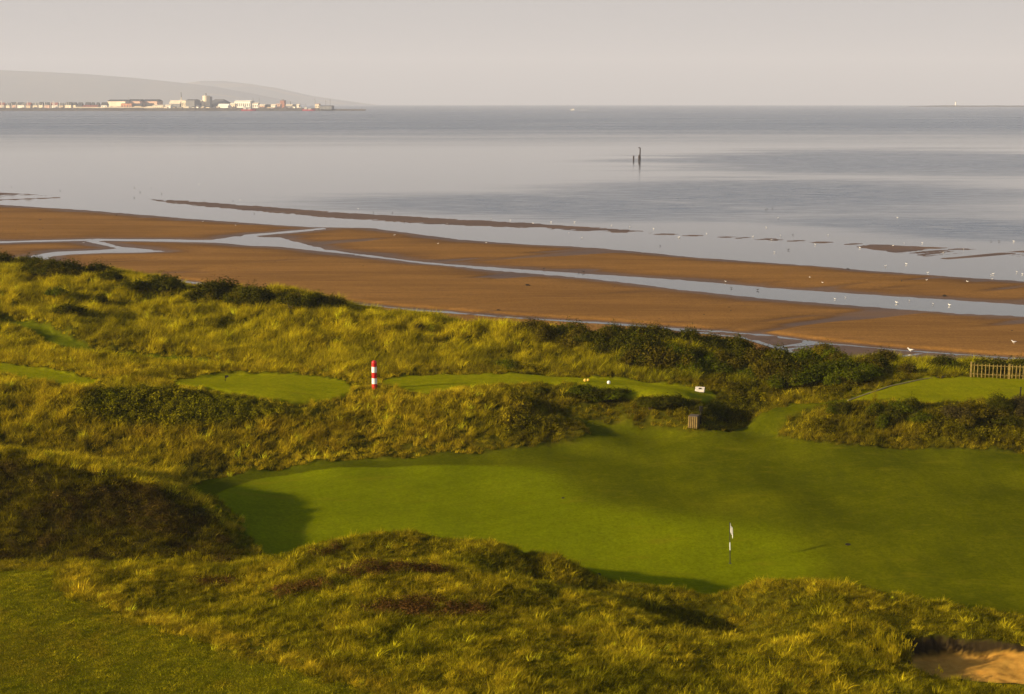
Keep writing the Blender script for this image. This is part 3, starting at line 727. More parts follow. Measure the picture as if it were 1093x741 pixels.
# clutter along the quay: small sheds and stacked boxes, each its own thing
for i, (u, wv_, vt, m_) in enumerate([(180.5,4,113.7,w_cream),(190,3,113.6,w_tan),(196,4,113.9,w_cream),(202,5,113.4,w_cream),(210,3,113.5,w_white),(214.5,2.5,112.4,w_white),(219,3.5,113.6,w_tan),(224,5,113.2,w_cream),(231,3.5,114,w_grey),(235.5,3,113.6,w_tan),(252,3,114,w_pink),(282,3.5,114.3,w_tan),(295,2.5,113.8,w_pink),(306,4,114.4,w_tan),(313,3,114.4,w_pink),(321.5,3,114.2,w_tan)]):
    house('quay_hut', 'small low hut among the clutter on the harbour quay', u, u + wv_, vt, 116, m_, [r_pale, r_dark, r_grey][i % 3], group='huts along the quay', cat='hut', d=TD + 2, roof=.3, depth=9)

# yachts in the marina
def yacht():
    o = empty('yacht', (0, 0, 0)); L = 11.
    v = []; secs = [(-.5, .7, 1.3), (-.2, 1, 1.2), (.15, .9, 1.35), (.38, .45, 1.6), (.5, .03, 1.9)]
    for t, w, h in secs: v += [(t*L, -1.7*w, h), (t*L, -1.*w, -.4), (t*L, 1.*w, -.4), (t*L, 1.7*w, h)]
    f = [(0,1,2,3)] + [(4*i+j, 4*i+4+j, 4*i+4+(j+1)%4, 4*i+(j+1)%4) for i in range(4) for j in range(4)] + [(19,18,17,16)]
    q = MB(); q.add(v, f); q.build('hull', w_white, o)
    MB().box(-2.5, 2.2, -1, 1, 1.25, 2.2).build('cabin', w_white, o)
    MB().tube([(.6,0,1.2),(.6,0,23.)], [.85, .6], 6).build('mast', w_white, o)
    MB().tube([(.6,0,3),(-4.2,0,2.8)], .45, 6).build('boom_cover', w_cream, o)
    return o
Y0 = yacht(); first = True
for i in range(44):
    u = -30 + i * 2.55 + rng.normal() * .55
    if i < 14 and i % 2: continue
    if first: o = Y0; kids = None; first = False
    else:
        o = Y0.copy(); COL.objects.link(o)
        for ch in list(Y0.children):
            c_ = ch.copy(); c_.parent = o; COL.objects.link(c_)
    s_ = .75 + rng.random() * .5
    o.location = (tx(u), TD - 22 + rng.random() * 40, LAND_Z + .1); o.rotation_euler = (0, 0, R(rng.uniform(-40, 40))); o.scale = (s_, s_, s_ * (.85 + .3 * rng.random()))
    tag(o, 'pale yacht with bare mast laid up in the distant marina', 'yacht', 'yachts in the marina')

# low island with the lighthouse on the right hand horizon
d9 = 9000.; us = np.linspace(966, 1180, 60)
lt = 3.0 + 7.5 * sstep(966, 1000, us) * (0.75 + .4 * fbm(us / 12, us * 0, 3, 3))
Vv = []
for u, t in zip(us, lt): Vv += [(tx(u, d9), d9 - 60, -14), (tx(u, d9), d9 - 20, -5.5 + t), (tx(u, d9), d9 + 40, -5.5 + t), (tx(u, d9), d9 + 90, -14)]
tag(link('island', mesh_np('island', np.array(Vv), grid_quads(60, 4)), paint('island_rock', (.05, .045, .04), .95, .3, .01)), kind='structure')
o = empty('lighthouse', (tx(1013.3, d9), d9, 1.0)); tag(o, 'tiny white lighthouse on the low island at the right horizon', 'lighthouse')
MB().lathe([(4.2, 0), (3.2, 24)], 14).build('tower', w_white, o)
MB().lathe([(4.2, 24.02), (4.2, 24.8)], 14).build('gallery', w_white, o)
MB().lathe([(2.2, 24.82), (2.2, 27.5), (.3, 29.5)], 12).build('lantern', w_grey, o)
# motor boat with its wake
d5 = 5250.; zE = EC(0, d5)
o = empty('motor_boat', (tx(610.6, d5), d5, zE), R(180)); tag(o, 'small white motor boat running left with a foaming wake', 'boat')
v = []; secs = [(-8, 2.4, 1.8), (0, 2.6, 2.0), (5, 1.7, 2.6), (8.5, .1, 3.2)]
for t, w, h in secs: v += [(t, -w, h), (t, -w*.6, -.4), (t, w*.6, -.4), (t, w, h)]
q = MB(); q.add(v, [(0,1,2,3)] + [(4*i+j, 4*i+4+j, 4*i+4+(j+1)%4, 4*i+(j+1)%4) for i in range(3) for j in range(4)] + [(15,14,13,12)])
q.build('hull', w_white, o); MB().box(-4, 2, -1.8, 1.8, 2.02, 5.6).build('cabin', w_white, o); MB().tube([(-2,0,5.6),(-2,0,10)], .3, 6).build('mast', w_brick, o)
wk = []; n_ = 40
for i in range(n_):
    t = i / (n_ - 1); xw = tx(611.8, d5) + t * 62; ww = 3 + 7 * t
    wk += [(xw, d5 - ww * (1 + .3 * math.sin(i * 1.7)), zE + .35 * (1 - t) + .06), (xw, d5, zE + .8 * (1 - t) ** .5 + .2), (xw, d5 + ww * (1 + .3 * math.cos(i * 2.1)), zE + .35 * (1 - t) + .06)]
wke = link('wake', mesh_np('wake', np.array(wk), grid_quads(n_, 3)), paint('wake_foam', (.7, .66, .62), .8, .4, .2)); tag(wke, kind='stuff')

# timber perch standing in the shallows
m_tarry = paint('tarred_timber', (.030, .022, .020), .85, .3, 1.2)
def seaat(u, v): return PV(u, v, 0.0)
px_, py_, _ = seaat(683, 171)
s_ = py_ / FPX
o = empty('beacon_perch', (px_, py_, 0)); tag(o, 'tall dark timber perch with crooked top standing in the calm sea', 'beacon')
MB().tube([(0,0,-1),(0,0,3.0),(.10,0,6.6)], [.38, .36, .30], 10).build('pole', m_tarry, o)
MB().tube([(.1,0,6.5),(-.35,0,7.0),(-1.0,0,6.75)], [.36, .30, .25], 8).build('arm', m_tarry, o)
MB().lathe([(.75, -1), (.72, 1.6), (.6, 2.7), (.4, 2.9)], 10, -.25, .1).build('base_pile', m_tarry, o)
px2, py2, _ = seaat(676.2, 171)
o = MB().tube([(0,0,-1),(0.05,0,2.5)], [.46, .40], 10).build('mooring_stump', m_tarry); o.location = (px2, py2, 0)
tag(o, 'short dark stump in the sea left of the tall perch', 'stump')

# ------------------------------------------------------------------ grass: tufts scattered over the ground
LIB = bpy.data.collections.new('tuft_library')
def blades(n, r0, h, hvar, w, bend, lean=(0.25, 0.0), splay=.8, seed=0, levels=4, tip=.12):
    g = np.random.default_rng(seed)
    rad = r0 * np.sqrt(g.random(n)); az = g.random(n) * 2 * np.pi
    bx, by = rad * np.cos(az), rad * np.sin(az)
    oa = az + g.normal(0, .6, n)
    hh = h * (1 - hvar + hvar * 2 * g.random(n)) * (1 - .3 * rad / max(r0, 1e-6))
    out_ = splay * (rad / max(r0, 1e-6) * .7 + .3 * g.random(n))
    dx, dy = np.cos(oa) * out_ + lean[0] + g.normal(0, .18, n), np.sin(oa) * out_ + lean[1] + g.normal(0, .18, n)
    wa_ = g.random(n) * np.pi; ww = w * (.6 + .8 * g.random(n))
    sx_, sy_ = np.cos(wa_) * ww / 2, np.sin(wa_) * ww / 2
    t = np.linspace(0, 1, levels)
    P = []
    for k in range(levels):
        tt = t[k]; z = hh * (tt - bend * .42 * tt * tt * np.hypot(dx, dy) * .8)
        x = bx + dx * hh * (tt * .35 + bend * .75 * tt * tt); y = by + dy * hh * (tt * .35 + bend * .75 * tt * tt)
        q = 1 - tt * (1 - tip)
        P.append(np.stack([x - sx_ * q, y - sy_ * q, z], -1)); P.append(np.stack([x + sx_ * q, y + sy_ * q, z], -1))
    Vt = np.stack(P, 1)                                   # n, 2*levels, 3
    base = (np.arange(n) * 2 * levels)[:, None]
    Q = np.concatenate([base + np.array([[2*k, 2*k+1, 2*k+3, 2*k+2]]) for k in range(levels - 1)], 0)
    rnd = np.repeat(g.random(n), 2 * levels)
    return Vt.reshape(-1, 3), Q, rnd
def leaves(n, rx, rz, size, seed=0, zc=0.0, shell=.55, up=.3):
    g = np.random.default_rng(seed)
    d = g.normal(size=(n, 3)); d[:, 2] = np.abs(d[:, 2]) * .9; d /= np.linalg.norm(d, axis=1)[:, None]
    lob = 1 + .28 * np.sin(d[:, 0] * 5 + seed) * np.cos(d[:, 1] * 4.3 - seed) + .18 * np.sin(d[:, 2] * 9 + d[:, 0] * 7)
    r = (shell + (1 - shell) * g.random(n) ** .6) * lob
    c = d * r[:, None] * np.array([rx, rx, rz]); c[:, 2] += zc
    nrm = d + g.normal(0, .55, (n, 3)); nrm[:, 2] += up; nrm /= np.linalg.norm(nrm, axis=1)[:, None]
    a = np.cross(nrm, g.normal(size=(n, 3))); a /= np.linalg.norm(a, axis=1)[:, None]; b = np.cross(nrm, a)
    s = size * (.6 + .8 * g.random(n))[:, None]
    Vt = np.stack([c - a * s, c - b * s * .45 , c + a * s, c + b * s * .45], 1).reshape(-1, 3)
    return Vt, np.arange(n * 4).reshape(-1, 4), np.repeat(g.random(n), 4)
def veg_material(name, inst=True, base=(.1, .1, .02), straw=.25, transl=.3, var=(.38, 1.62), strawc=(.30, .22, .05)):
    N = NT(name)
    rn = N.attr('rnd').outputs['Fac']
    tint = N.attr('tint', True).outputs['Color'] if inst else base
    c = N.mix(1.0, tint, N.rng(rn, 0, 1, var[0], var[1], False), 'MULTIPLY')
    fr = N.math('FRACT', N.math('MULTIPLY', rn, 7.31))
    c = N.mix(N.rng(fr, 1 - straw, 1 - straw * .6, 0, .55), c, N.mix(1.0, c, strawc, 'ADD'))
    d = N.n('ShaderNodeBsdfDiffuse'); t = N.n('ShaderNodeBsdfTranslucent'); mxs = N.n('ShaderNodeMixShader')
    N.l(c, d.inputs[0]); N.l(c, t.inputs[0]); mxs.inputs[0].default_value = transl
    N.l(d.outputs[0], mxs.inputs[1]); N.l(t.outputs[0], mxs.inputs[2]); N.l(mxs.outputs[0], N.out.inputs[0])
    return N.m
M_GRASS = veg_material('grass_blades', straw=.22, strawc=(.10, .07, .006))
M_HEATH = veg_material('heather_sprigs', straw=.15, transl=.1, strawc=(.03, .01, .008))
M_LUSH = veg_material('lush_leaves', straw=.08, transl=.25, strawc=(.04, .03, .004))

def proto(kind, parts, mat):
    c = bpy.data.collections.new(kind); 
    for i, (Vt, Q, rn) in enumerate(parts):
        me = mesh_np(kind, Vt, Q, smooth=False); add_attr(me, 'rnd', rn); me.materials.append(mat)
        o = bpy.data.objects.new(kind, me); c.objects.link(o)
    return c
L_TUSS = proto('grass_tussock', [blades(34, .25, .36, .5, .027, 1.05, (.30, -.05), .95, s) for s in range(6)], M_GRASS)
L_FINE = proto('grass_wisp', [blades(30, .26, .30, .5, .022, 1.1, (.35, 0), .7, 20 + s) for s in range(5)], M_GRASS)
L_MARR = proto('marram_tuft', [blades(34, .26, .80, .35, .030, .95, (.40, .02), .55, 40 + s) for s in range(6)], M_GRASS)
L_CUT = proto('cut_grass', [blades(34, .24, .085, .5, .020, .8, (.2, 0), 1.0, 60 + s, 3) for s in range(5)], M_GRASS)
L_HEA = proto('heather_clump', [leaves(150, .34, .26, .030, 80 + s, 0, .3, .6) for s in range(5)], M_HEATH)
L_LUSH = proto('leafy_clump', [leaves(150, .42, .52, .070, 100 + s, 0.02, .3, .5) for s in range(5)], M_LUSH)
def stalks(seed):
    a = blades(40, .22, .75, .3, .020, .7, (.15, 0), .55, seed)
    b = blades(14, .16, 1.0, .15, .012, .18, (.06, 0), .30, seed + 1)
    g = np.random.default_rng(seed); Vs = [a[0], b[0]]; Qs = [a[1], b[1] + len(a[0])]; rs = [a[2], b[2]]
    tipi = b[0].reshape(14, 8, 3)[:, 6:].mean(1); n = sum(map(len, Vs)); hv = []
    for p in tipi:
        hv += [p + (-.022, 0, -.02), p + (.022, 0, -.02), p + (.016, 0, .17), p + (-.016, 0, .17), p + (0, -.022, -.02), p + (0, .022, -.02), p + (0, .016, .17), p + (0, -.016, .17)]
    Vs.append(np.array(hv)); Qs.append(np.arange(len(hv)).reshape(-1, 4) + n); rs.append(np.full(len(hv), .995))
    return np.concatenate(Vs), np.concatenate(Qs), np.concatenate(rs)
L_SEED = proto('seed_grass', [stalks(140 + 3 * s) for s in range(4)], M_GRASS)

def scatter(name, lib, pts, tint, scl, lean_to=None, kind='stuff', tiltv=.18, sig=.42):
    n = len(pts)
    tint = np.clip(tint * np.exp(rng.normal(-.12, sig, n))[:, None], 0, .7)
    me = bpy.data.meshes.new(name); me.vertices.add(n); me.vertices.foreach_set('co', pts.astype(np.float32).ravel())
    rot = np.stack([rng.normal(0, tiltv, n), rng.normal(0, tiltv, n), rng.normal(0, .55, n) + (rng.random(n) < .12) * 3.1], -1)
    add_attr(me, 'rot', rot, 'FLOAT_VECTOR'); add_attr(me, 'scl', scl); add_attr(me, 'tint', tint, 'FLOAT_COLOR')
    o = link(name, me)
    ng = bpy.data.node_groups.new(name, 'GeometryNodeTree')
    ng.interface.new_socket('Geometry', in_out='INPUT', socket_type='NodeSocketGeometry')
    ng.interface.new_socket('Geometry', in_out='OUTPUT', socket_type='NodeSocketGeometry')
    gi = ng.nodes.new('NodeGroupInput'); go = ng.nodes.new('NodeGroupOutput')
    ip = ng.nodes.new('GeometryNodeInstanceOnPoints'); ci = ng.nodes.new('GeometryNodeCollectionInfo')
    ci.inputs[0].default_value = lib; ci.inputs[1].default_value = True; ci.inputs[2].default_value = True
    def na(nm, typ):
        x = ng.nodes.new('GeometryNodeInputNamedAttribute'); x.data_type = typ; x.inputs[0].default_value = nm; return x.outputs[0]
    ng.links.new(gi.outputs[0], ip.inputs['Points']); ng.links.new(ci.outputs[0], ip.inputs['Instance'])
    ip.inputs['Pick Instance'].default_value = True
    e2r = ng.nodes.new('FunctionNodeEulerToRotation'); ng.links.new(na('rot', 'FLOAT_VECTOR'), e2r.inputs[0])
    ng.links.new(e2r.outputs[0], ip.inputs['Rotation']); ng.links.new(na('scl', 'FLOAT'), ip.inputs['Scale'])
    ng.links.new(ip.outputs[0], go.inputs[0])
    md = o.modifiers.new('scatter', 'NODES'); md.node_group = ng
    return tag(o, kind=kind)
def candidates(dens, y0, y1, amax=.47):
    n = int(dens * (y1**2 - y0**2) / 2 * 2 * amax)
    y = np.sqrt(rng.random(n) * (y1**2 - y0**2) + y0**2); a = rng.uniform(-amax, amax, n)
    return a * y, y
PAL = {k: np.array(v) for k, v in dict(straw=(.58,.39,.020), gold=(.42,.30,.008), olive=(.22,.185,.003), green=(.095,.112,.002), dark=(.030,.036,.001), brown=(.15,.075,.008), heath=(.078,.042,.010), lime=(.235,.235,.004)).items()}
def mixc(w):                                       # w: dict name -> weights array; picks soft blends
    tot = sum(w.values()); out_ = 0
    for k, q in w.items(): out_ = out_ + PAL[k][None] * (q / tot)[:, None]
    return out_

LK = lambda g, x, y: lookup(g, x, y)
def zone_pts(dens, y0, y1, keep, amax=.47):
    x, y = candidates(dens, y0, y1, amax)
    k = keep(x, y); x, y = x[k], y[k]
    return x, y, LK(Z, x, y)
lipclear = lambda x, y: ~((x > PV(1000,700,11)[0]) & (y < by0 + 2.0) & (y > by0 - .9))
isrough = lambda x, y: lipclear(x, y) & (LK(short, x, y) < .35) & (LK(m_sand, x, y) < .05) & (LK(m_soil, x, y) < .3)
semi_d = lambda x, y: LK(np.clip(semi, -9, 9), x, y)
nse = lambda x, y, f, s: fbm(x * f, y * f, 3, s) * .5 + .5
def pos(x, y, z, dz=-.02): return np.stack([x, y, z + dz], -1)

# foreground tussocks
x, y, z = zone_pts(52, 38, 72, lambda x, y: isrough(x, y) & (LK(mnd, x, y) < .5))
n1 = nse(x, y, .45, 201); n2 = nse(x, y, 1.3, 205); sdm = semi_d(x, y)
n4 = nse(x, y, .8, 207); heat = np.zeros(len(x))
for u_, v_, r_ in ((405,606,1.3),(452,610,1.0),(440,650,1.3),(492,653,.9),(318,628,1.0),(232,622,.8),(352,588,.8)):
    hx, hy, _ = hit(u_, v_, Z); heat = np.maximum(heat, np.exp(-((x - hx)**2 / (r_*1.5)**2 + (y - hy)**2 / (r_ * .9)**2)))
heat *= .4 + 1.2 * n2
edgeband = np.exp(-((sdm + .7) / .55)**2) * (.4 + n2)
dr = np.clip(n1 * 1.4 - .2 + (rng.random(len(x)) - .5) * .5, 0, 1)
tint = mixc(dict(straw=.03 + .36 * dr * n2 + edgeband * 1.2, gold=.20 + .6 * dr + .5 * edgeband, olive=.50 + .3 * (1 - dr), green=.60 * (1 - dr), dark=.22 + 2.4 * sstep(.52, .38, n2) + 2.0 * sstep(.50, .36, n4), lime=.22 * n2, heath=2.5 * np.clip(heat - .25, 0, 1)))  # dark weights paint shaded gaps between clumps into the tint
tint *= (.90 + .75 * rng.random(len(x)))[:, None]
n4 = nse(x, y, .8, 207); scl = (.36 + .36 * rng.random(len(x)) + .45 * (rng.random(len(x)) < .03)) * (.5 + .95 * n4)
k = rng.random(len(x)) < np.where(heat > .55, .62, 1)
half = rng.random(len(x)) < .55
scatter('rough_grass', L_TUSS, pos(x, y, z)[k & half], tint[k & half], scl[k & half], sig=.42)
scatter('fine_rough_grass', L_FINE, pos(x, y, z)[k & ~half], tint[k & ~half], scl[k & ~half] * 1.1, sig=.46)
hk = (heat + .25 * (rng.random(len(x)) - .5) > .5) & (rng.random(len(x)) < .34)
hx_, hy_, hz_ = x[hk], y[hk], z[hk]
# heather and dark grass on the left mound, tints lowered further to suggest shade
x, y, z = zone_pts(26, 60, 88, lambda x, y: isrough(x, y) & (LK(mnd, x, y) >= .5), .56)
n1 = nse(x, y, .35, 211); n2 = nse(x, y, .9, 215)
isg = rng.random(len(x)) < .42 + .5 * sstep(.42, .58, n1)
th = mixc(dict(heath=.8 + .8 * n2, dark=.6 + n1, brown=.25 * n2))
th *= (.62 + .55 * rng.random(len(x)))[:, None]
hp = np.concatenate([pos(x, y, z)[~isg], pos(hx_, hy_, hz_)]); ht = np.concatenate([th[~isg], np.tile(PAL['heath'][None] * np.array([1.15, 1.05, .8]), (len(hx_), 1)) * (.6 + .8 * rng.random((len(hx_), 1)))])
scatter('heather', L_HEA, hp, ht, .7 + .7 * rng.random(len(hp)))
tg = mixc(dict(olive=.45 + .3 * n1, dark=.7, brown=.3, gold=.35 * (n2 > .52), green=.2)) * (.55 + .6 * rng.random(len(x)))[:, None]
scatter('mound_grass', L_TUSS, pos(x, y, z)[isg], tg[isg], .5 + .5 * rng.random(isg.sum()))
# cut rough at the bottom left, thin scruffy turf and the ragged rim of the fairway
x, y, z = zone_pts(60, 38, 70, lambda x, y: (LK(m_semi, x, y) > .35), .50)
n1 = nse(x, y, .5, 221); n2 = nse(x, y, 1.7, 225)
tint = mixc(dict(olive=.55 + .4 * n1, green=.9 * (1 - n1) + .25, dark=.55 * (n2 < .42) + .1, gold=.35 * (n2 > .55) * n1, brown=.5 * (nse(x, y, .3, 229) > .58)))
tint *= (1.2 + .55 * rng.random(len(x)))[:, None]
scatter('cut_rough_grass', L_CUT, pos(x, y, z), tint, .45 + .5 * rng.random(len(x)) + .5 * (rng.random(len(x)) < .06), sig=.22)

# banks between the green and the tees
notmown = lambda x, y: isrough(x, y) & (LK(mnd, x, y) < .5)
mwn = np.clip(np.maximum.reduce([mown, tees, path]), -20, 20)
x, y, z = zone_pts(17, 72, 107, notmown)
hgt = LK(Zb, x, y); n1 = nse(x, y, .30, 231); n2 = nse(x, y, .9, 235); slope_low = sstep(2.2, .3, -LK(mwn, x, y))
lush = sstep(-.3, .8, LK(np.clip(sdf(GX, GY, P_LUSH), -9, 9), x, y))
aa = x / y
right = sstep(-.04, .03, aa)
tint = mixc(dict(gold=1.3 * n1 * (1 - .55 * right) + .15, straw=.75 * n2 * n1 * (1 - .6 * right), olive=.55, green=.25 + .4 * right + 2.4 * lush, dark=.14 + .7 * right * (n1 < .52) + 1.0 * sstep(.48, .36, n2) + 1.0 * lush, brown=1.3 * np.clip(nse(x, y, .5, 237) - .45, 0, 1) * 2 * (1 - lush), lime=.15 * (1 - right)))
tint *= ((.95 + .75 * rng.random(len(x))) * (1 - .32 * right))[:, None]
scl = (.6 + .6 * rng.random(len(x))) * (1 - .38 * slope_low) * (.8 + .4 * n1)
r_ = rng.random(len(x)); fl = aa + .35 < .12
tall = (r_ < .55) & (lush < .6)
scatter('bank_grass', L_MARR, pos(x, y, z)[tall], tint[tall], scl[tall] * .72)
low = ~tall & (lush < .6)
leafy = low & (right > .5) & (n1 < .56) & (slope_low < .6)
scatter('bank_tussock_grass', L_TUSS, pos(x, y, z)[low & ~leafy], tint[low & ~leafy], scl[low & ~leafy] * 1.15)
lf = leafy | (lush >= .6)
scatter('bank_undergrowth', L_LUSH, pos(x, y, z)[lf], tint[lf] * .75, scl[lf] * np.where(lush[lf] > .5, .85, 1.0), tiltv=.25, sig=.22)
# seaward dunes, long grass combed to the right by the wind
x, y, z = zone_pts(10, 104, 168, lambda x, y: notmown(x, y) & (LK(Z, x, y) > 3))
n1 = nse(x, y, .13, 241); n2 = nse(x, y, .45, 245); n3 = nse(x * .9 + y * .35, y * .16, .8, 249)
aa = x / y
thick = sstep(-.02, .07, aa) * sstep(112, 108, y) * .3 + sstep(.02, .10, aa) * .8
tint = mixc(dict(gold=.75 * n1 * (1 - .6 * thick) + .18, straw=.14 * n3 * (1 - thick), lime=.50 * n2, olive=.50, green=.40 * (1 - n1) + .55 * thick, dark=.10 + .8 * sstep(.42, .32, n2) + 1.1 * sstep(.48, .36, n3) + .3 * thick))
tint *= (1.08 + .7 * rng.random(len(x)))[:, None]
scl = (.60 + .5 * rng.random(len(x))) * (.65 + .65 * n2)
flat = sstep(1.6, 0., -LK(mwn, x, y)); scl *= 1 - .6 * flat
scatter('marram_grass', L_MARR, pos(x, y, z), tint, scl, tiltv=.15, sig=.34)
# long seeding grass on the lip of the sand pit and on the ridge tops
sp = []
for u_, v_, n_, sx_, sy_ in ((940,694,15,.9,.5),(962,702,16,.8,.5),(985,715,12,.7,.25),(1005,722,4,.5,.12),(920,680,6,.7,.5),(198,606,8,.9,.3),(935,428,3,.5,.2)):
    hx, hy, _ = hit(u_, v_, Z)
    for _ in range(n_): sp.append((hx + rng.normal() * sx_, hy + rng.normal() * sy_))
sp = np.array(sp); kk = (LK(m_sand, sp[:, 0], sp[:, 1]) < .05); sp = sp[kk]
n2 = rng.random(len(sp))
tint = mixc(dict(gold=.2 + .4 * n2, straw=.15 * n2, olive=.9, green=.4 * (1 - n2), dark=.4 + 0 * n2))
scatter('seeding_grass', L_SEED, np.stack([sp[:, 0], sp[:, 1], LK(Z, sp[:, 0], sp[:, 1]) - .02], -1), tint, .40 + .40 * rng.random(len(sp)), sig=.12)

# ------------------------------------------------------------------ shrubs
N = NT('shrub_leaves')
oi = N.n('ShaderNodeObjectInfo'); rn = N.attr('rnd').outputs['Fac']
c = N.mix(1.0, oi.outputs['Color'], N.rng(rn, 0, 1, .5, 1.5, False), 'MULTIPLY')
c = N.mix(N.rng(rn, .88, .95, 0, .6), c, (.11, .075, .012))
d = N.n('ShaderNodeBsdfDiffuse'); t = N.n('ShaderNodeBsdfTranslucent'); ms = N.n('ShaderNodeMixShader'); ms.inputs[0].default_value = .18
N.l(c, d.inputs[0]); N.l(c, t.inputs[0]); N.l(d.outputs[0], ms.inputs[1]); N.l(t.outputs[0], ms.inputs[2]); N.l(ms.outputs[0], N.out.inputs[0])
M_SHRUB = N.m
M_STEM = paint('shrub_bark', (.07, .05, .03), .9, .3, 5)
SH = []
for s in range(7):
    g = np.random.default_rng(300 + s)
    vs, qs, rs = [], [], []; nv = 0
    for q in range(9):                               # several leafy heads make one crown
        a = g.random() * 6.28; r_ = .62 * math.sqrt(g.random()) if q else 0
        hx, hy = r_ * math.cos(a), r_ * math.sin(a); hr = .36 + .22 * g.random(); hh = (.42 + .40 * g.random()) * (1.15 - .5 * r_)
        Vt, Q, rn_ = leaves(330, hr, hh, .052, 400 + s * 20 + q, .22 + .25 * (1 - r_), .45, .35)
        vs.append(Vt + np.array([hx, hy, 0])); qs.append(Q + nv); rs.append(rn_); nv += len(Vt)
    me = mesh_np('shrub', np.concatenate(vs), np.concatenate(qs), smooth=False); add_attr(me, 'rnd', np.concatenate(rs)); me.materials.append(M_SHRUB)
    st = MB()
    for q in range(6):
        a = q * 1.05 + g.random(); st.tube([(0.05*math.cos(a),0.05*math.sin(a),-.1),(.2*math.cos(a),.2*math.sin(a),.35),(.42*math.cos(a),.42*math.sin(a),.75)], [.035,.025,.01], 6)
    mst = bpy.data.meshes.new('stem'); mst.from_pydata(st.v, [], st.f); mst.update(); mst.materials.append(M_STEM)
    SH.append((me, mst))
CR_U = [-250,0,90,190,240,330,430,540,640,740,860,950,1093,1300]; CR_Y = [162,153,147,141,135,129,123,118,116,115,113,112,111,111]
nshr = 0
def shrub(u, vb, wpx, hpx, label, group=None, tintv=None, name='shrub', deep=0.):
    global nshr
    hx, hy, hz_ = hit(u, vb, Z); lim = np.interp(u, CR_U, CR_Y) + 2.0
    if hy > lim:
        hx, hy, _ = PD(u, lim - 1.0, np.interp(u, CR_U, [16.5,15.8,15.6,15,15.2,15.1,14.5,13.8,13.5,13.2,12.3,12.2,12.2,12.0]))
    hy += deep; hz_ = float(LK(Z, hx, hy)[0])
    s_ = math.hypot(hy, CAM_H - hz_) / FPX
    me, mst = SH[nshr % len(SH)]; nshr += 1
    o = bpy.data.objects.new(name, me); COL.objects.link(o)
    o.location = (hx, hy, hz_ - .08); o.rotation_euler = (R(rng.uniform(-8, 8)), R(rng.uniform(-8, 8)), rng.uniform(0, 6.28))
    o.scale = (wpx * s_ / 1.7, wpx * s_ / 1.7 * rng.uniform(.85, 1.15), hpx * s_ / 1.0)
    tv = np.array(tintv if tintv is not None else (.055, .055, .002)) * rng.uniform(.8, 1.25)
    o.color = (*tv, 1)
    c_ = bpy.data.objects.new('stem', mst); COL.objects.link(c_); c_.parent = o
    tag(o, label, 'shrub', group); return o
DKG = (.046, .046, .002); BRG = (.078, .062, .003); MIDG = (.062, .074, .0015)
for u, vb, w, h, lab, tv in [
 (4,283,30,15,'dark shrub on the dune top cut by the left edge of the photo',DKG),
 (28,283,26,10,'low dark shrub on the dune crest next to the leftmost bush',DKG),
 (74,292,34,14,'rounded dark shrub on the crest, left of a pair under the curling stream',DKG),
 (106,296,36,15,'rounded dark shrub on the crest, right of a pair under the curling stream',DKG),
 (172,309,40,16,'dark domed shrub directly right of the small white marker',DKG),
 (134,310,34,9,'flat dark shrub directly left of the small white marker',DKG),
 (233,314,48,16,'broad dark shrub on the crest right of the sandy dip',DKG),
 (272,321,32,18,'dark shrub at the right end of the broad crest bush',DKG),
 (74,336,34,13,'dark low shrub halfway down the dune above the upper mown path',DKG),
 (18,330,17,10,'small dark shrub on the slope near the left edge above the mown path',DKG),
 (108,327,22,13,'dark shrub beside a bare sandy patch on the left dune',DKG),
 (60,318,28,12,'olive shrub below the crest pair on the left dune',MIDG),
 (308,320,30,12,'dark shrub on the crest above the long yellow grass, left of two',DKG),
 (338,324,32,12,'dark shrub on the crest above the long yellow grass, right of two',DKG),
 (447,351,10,7,'tiny dark bush alone among the yellow dune grass',(.03,.025,.008)),
 (541,393,28,10,'low green shrub at the dune foot above the long narrow tee',MIDG),
 (570,357,30,15,'first dark bush of the crest thicket from the left',DKG),
 (819,374,32,17,'shrub with rounded head breaking the crest line against the wet mud',BRG),
 (878,379,32,17,'bushy shrub standing highest against the wet mud',BRG),
 (941,388,34,15,'broad rounded shrub against the wet mud left of the picket fence',BRG),
 (1008,396,40,16,'dark green shrub just left of the corner of the picket fence',DKG),
 (700,396,44,30,'large dark brown green bush on the slope above the white information block',BRG),
 (682,386,40,28,'dark bush upslope of the largest slope bush',DKG),
 (664,378,34,22,'dark bush at the left edge of the slope clump',DKG),
 (838,405,44,26,'dense dark bush below the rounded crest shrub, near the gap',DKG),
 ]: shrub(u, vb, w, h, lab, tintv=tv)
def fill(poly, n, lab, grp, wr, hr, tints, seed, front=1.0):
    g = np.random.default_rng(seed); poly = np.array(poly, float); lo, hi = poly.min(0), poly.max(0); k = 0
    while k < n:
        p = lo + g.random(2) * (hi - lo)
        if sdf(p[:1], p[1:], poly, 1e3)[0] < 0: continue
        shrub(p[0], p[1], g.uniform(*wr), g.uniform(*hr), lab, grp, tints[g.integers(len(tints))]); k += 1
fill([(14,286),(36,286),(90,294),(121,300),(118,306),(60,300),(14,294)], 20, 'dark scrub bush in the long clump on the far left dune crest', 'scrub on the far left crest', (22,34), (10,15), [DKG, DKG, BRG], 8)
fill([(150,309),(190,309),(188,313),(150,313)], 5, 'dark scrub bush crowding round the domed shrub by the white marker', 'scrub round the domed shrub', (20,28), (10,14), [DKG], 9)
fill([(208,314),(290,322),(356,327),(356,332),(285,329),(208,322)], 26, 'dark scrub bush in the long clump right of the sandy dip', 'scrub right of the sandy dip', (22,34), (10,16), [DKG, DKG, BRG], 10)
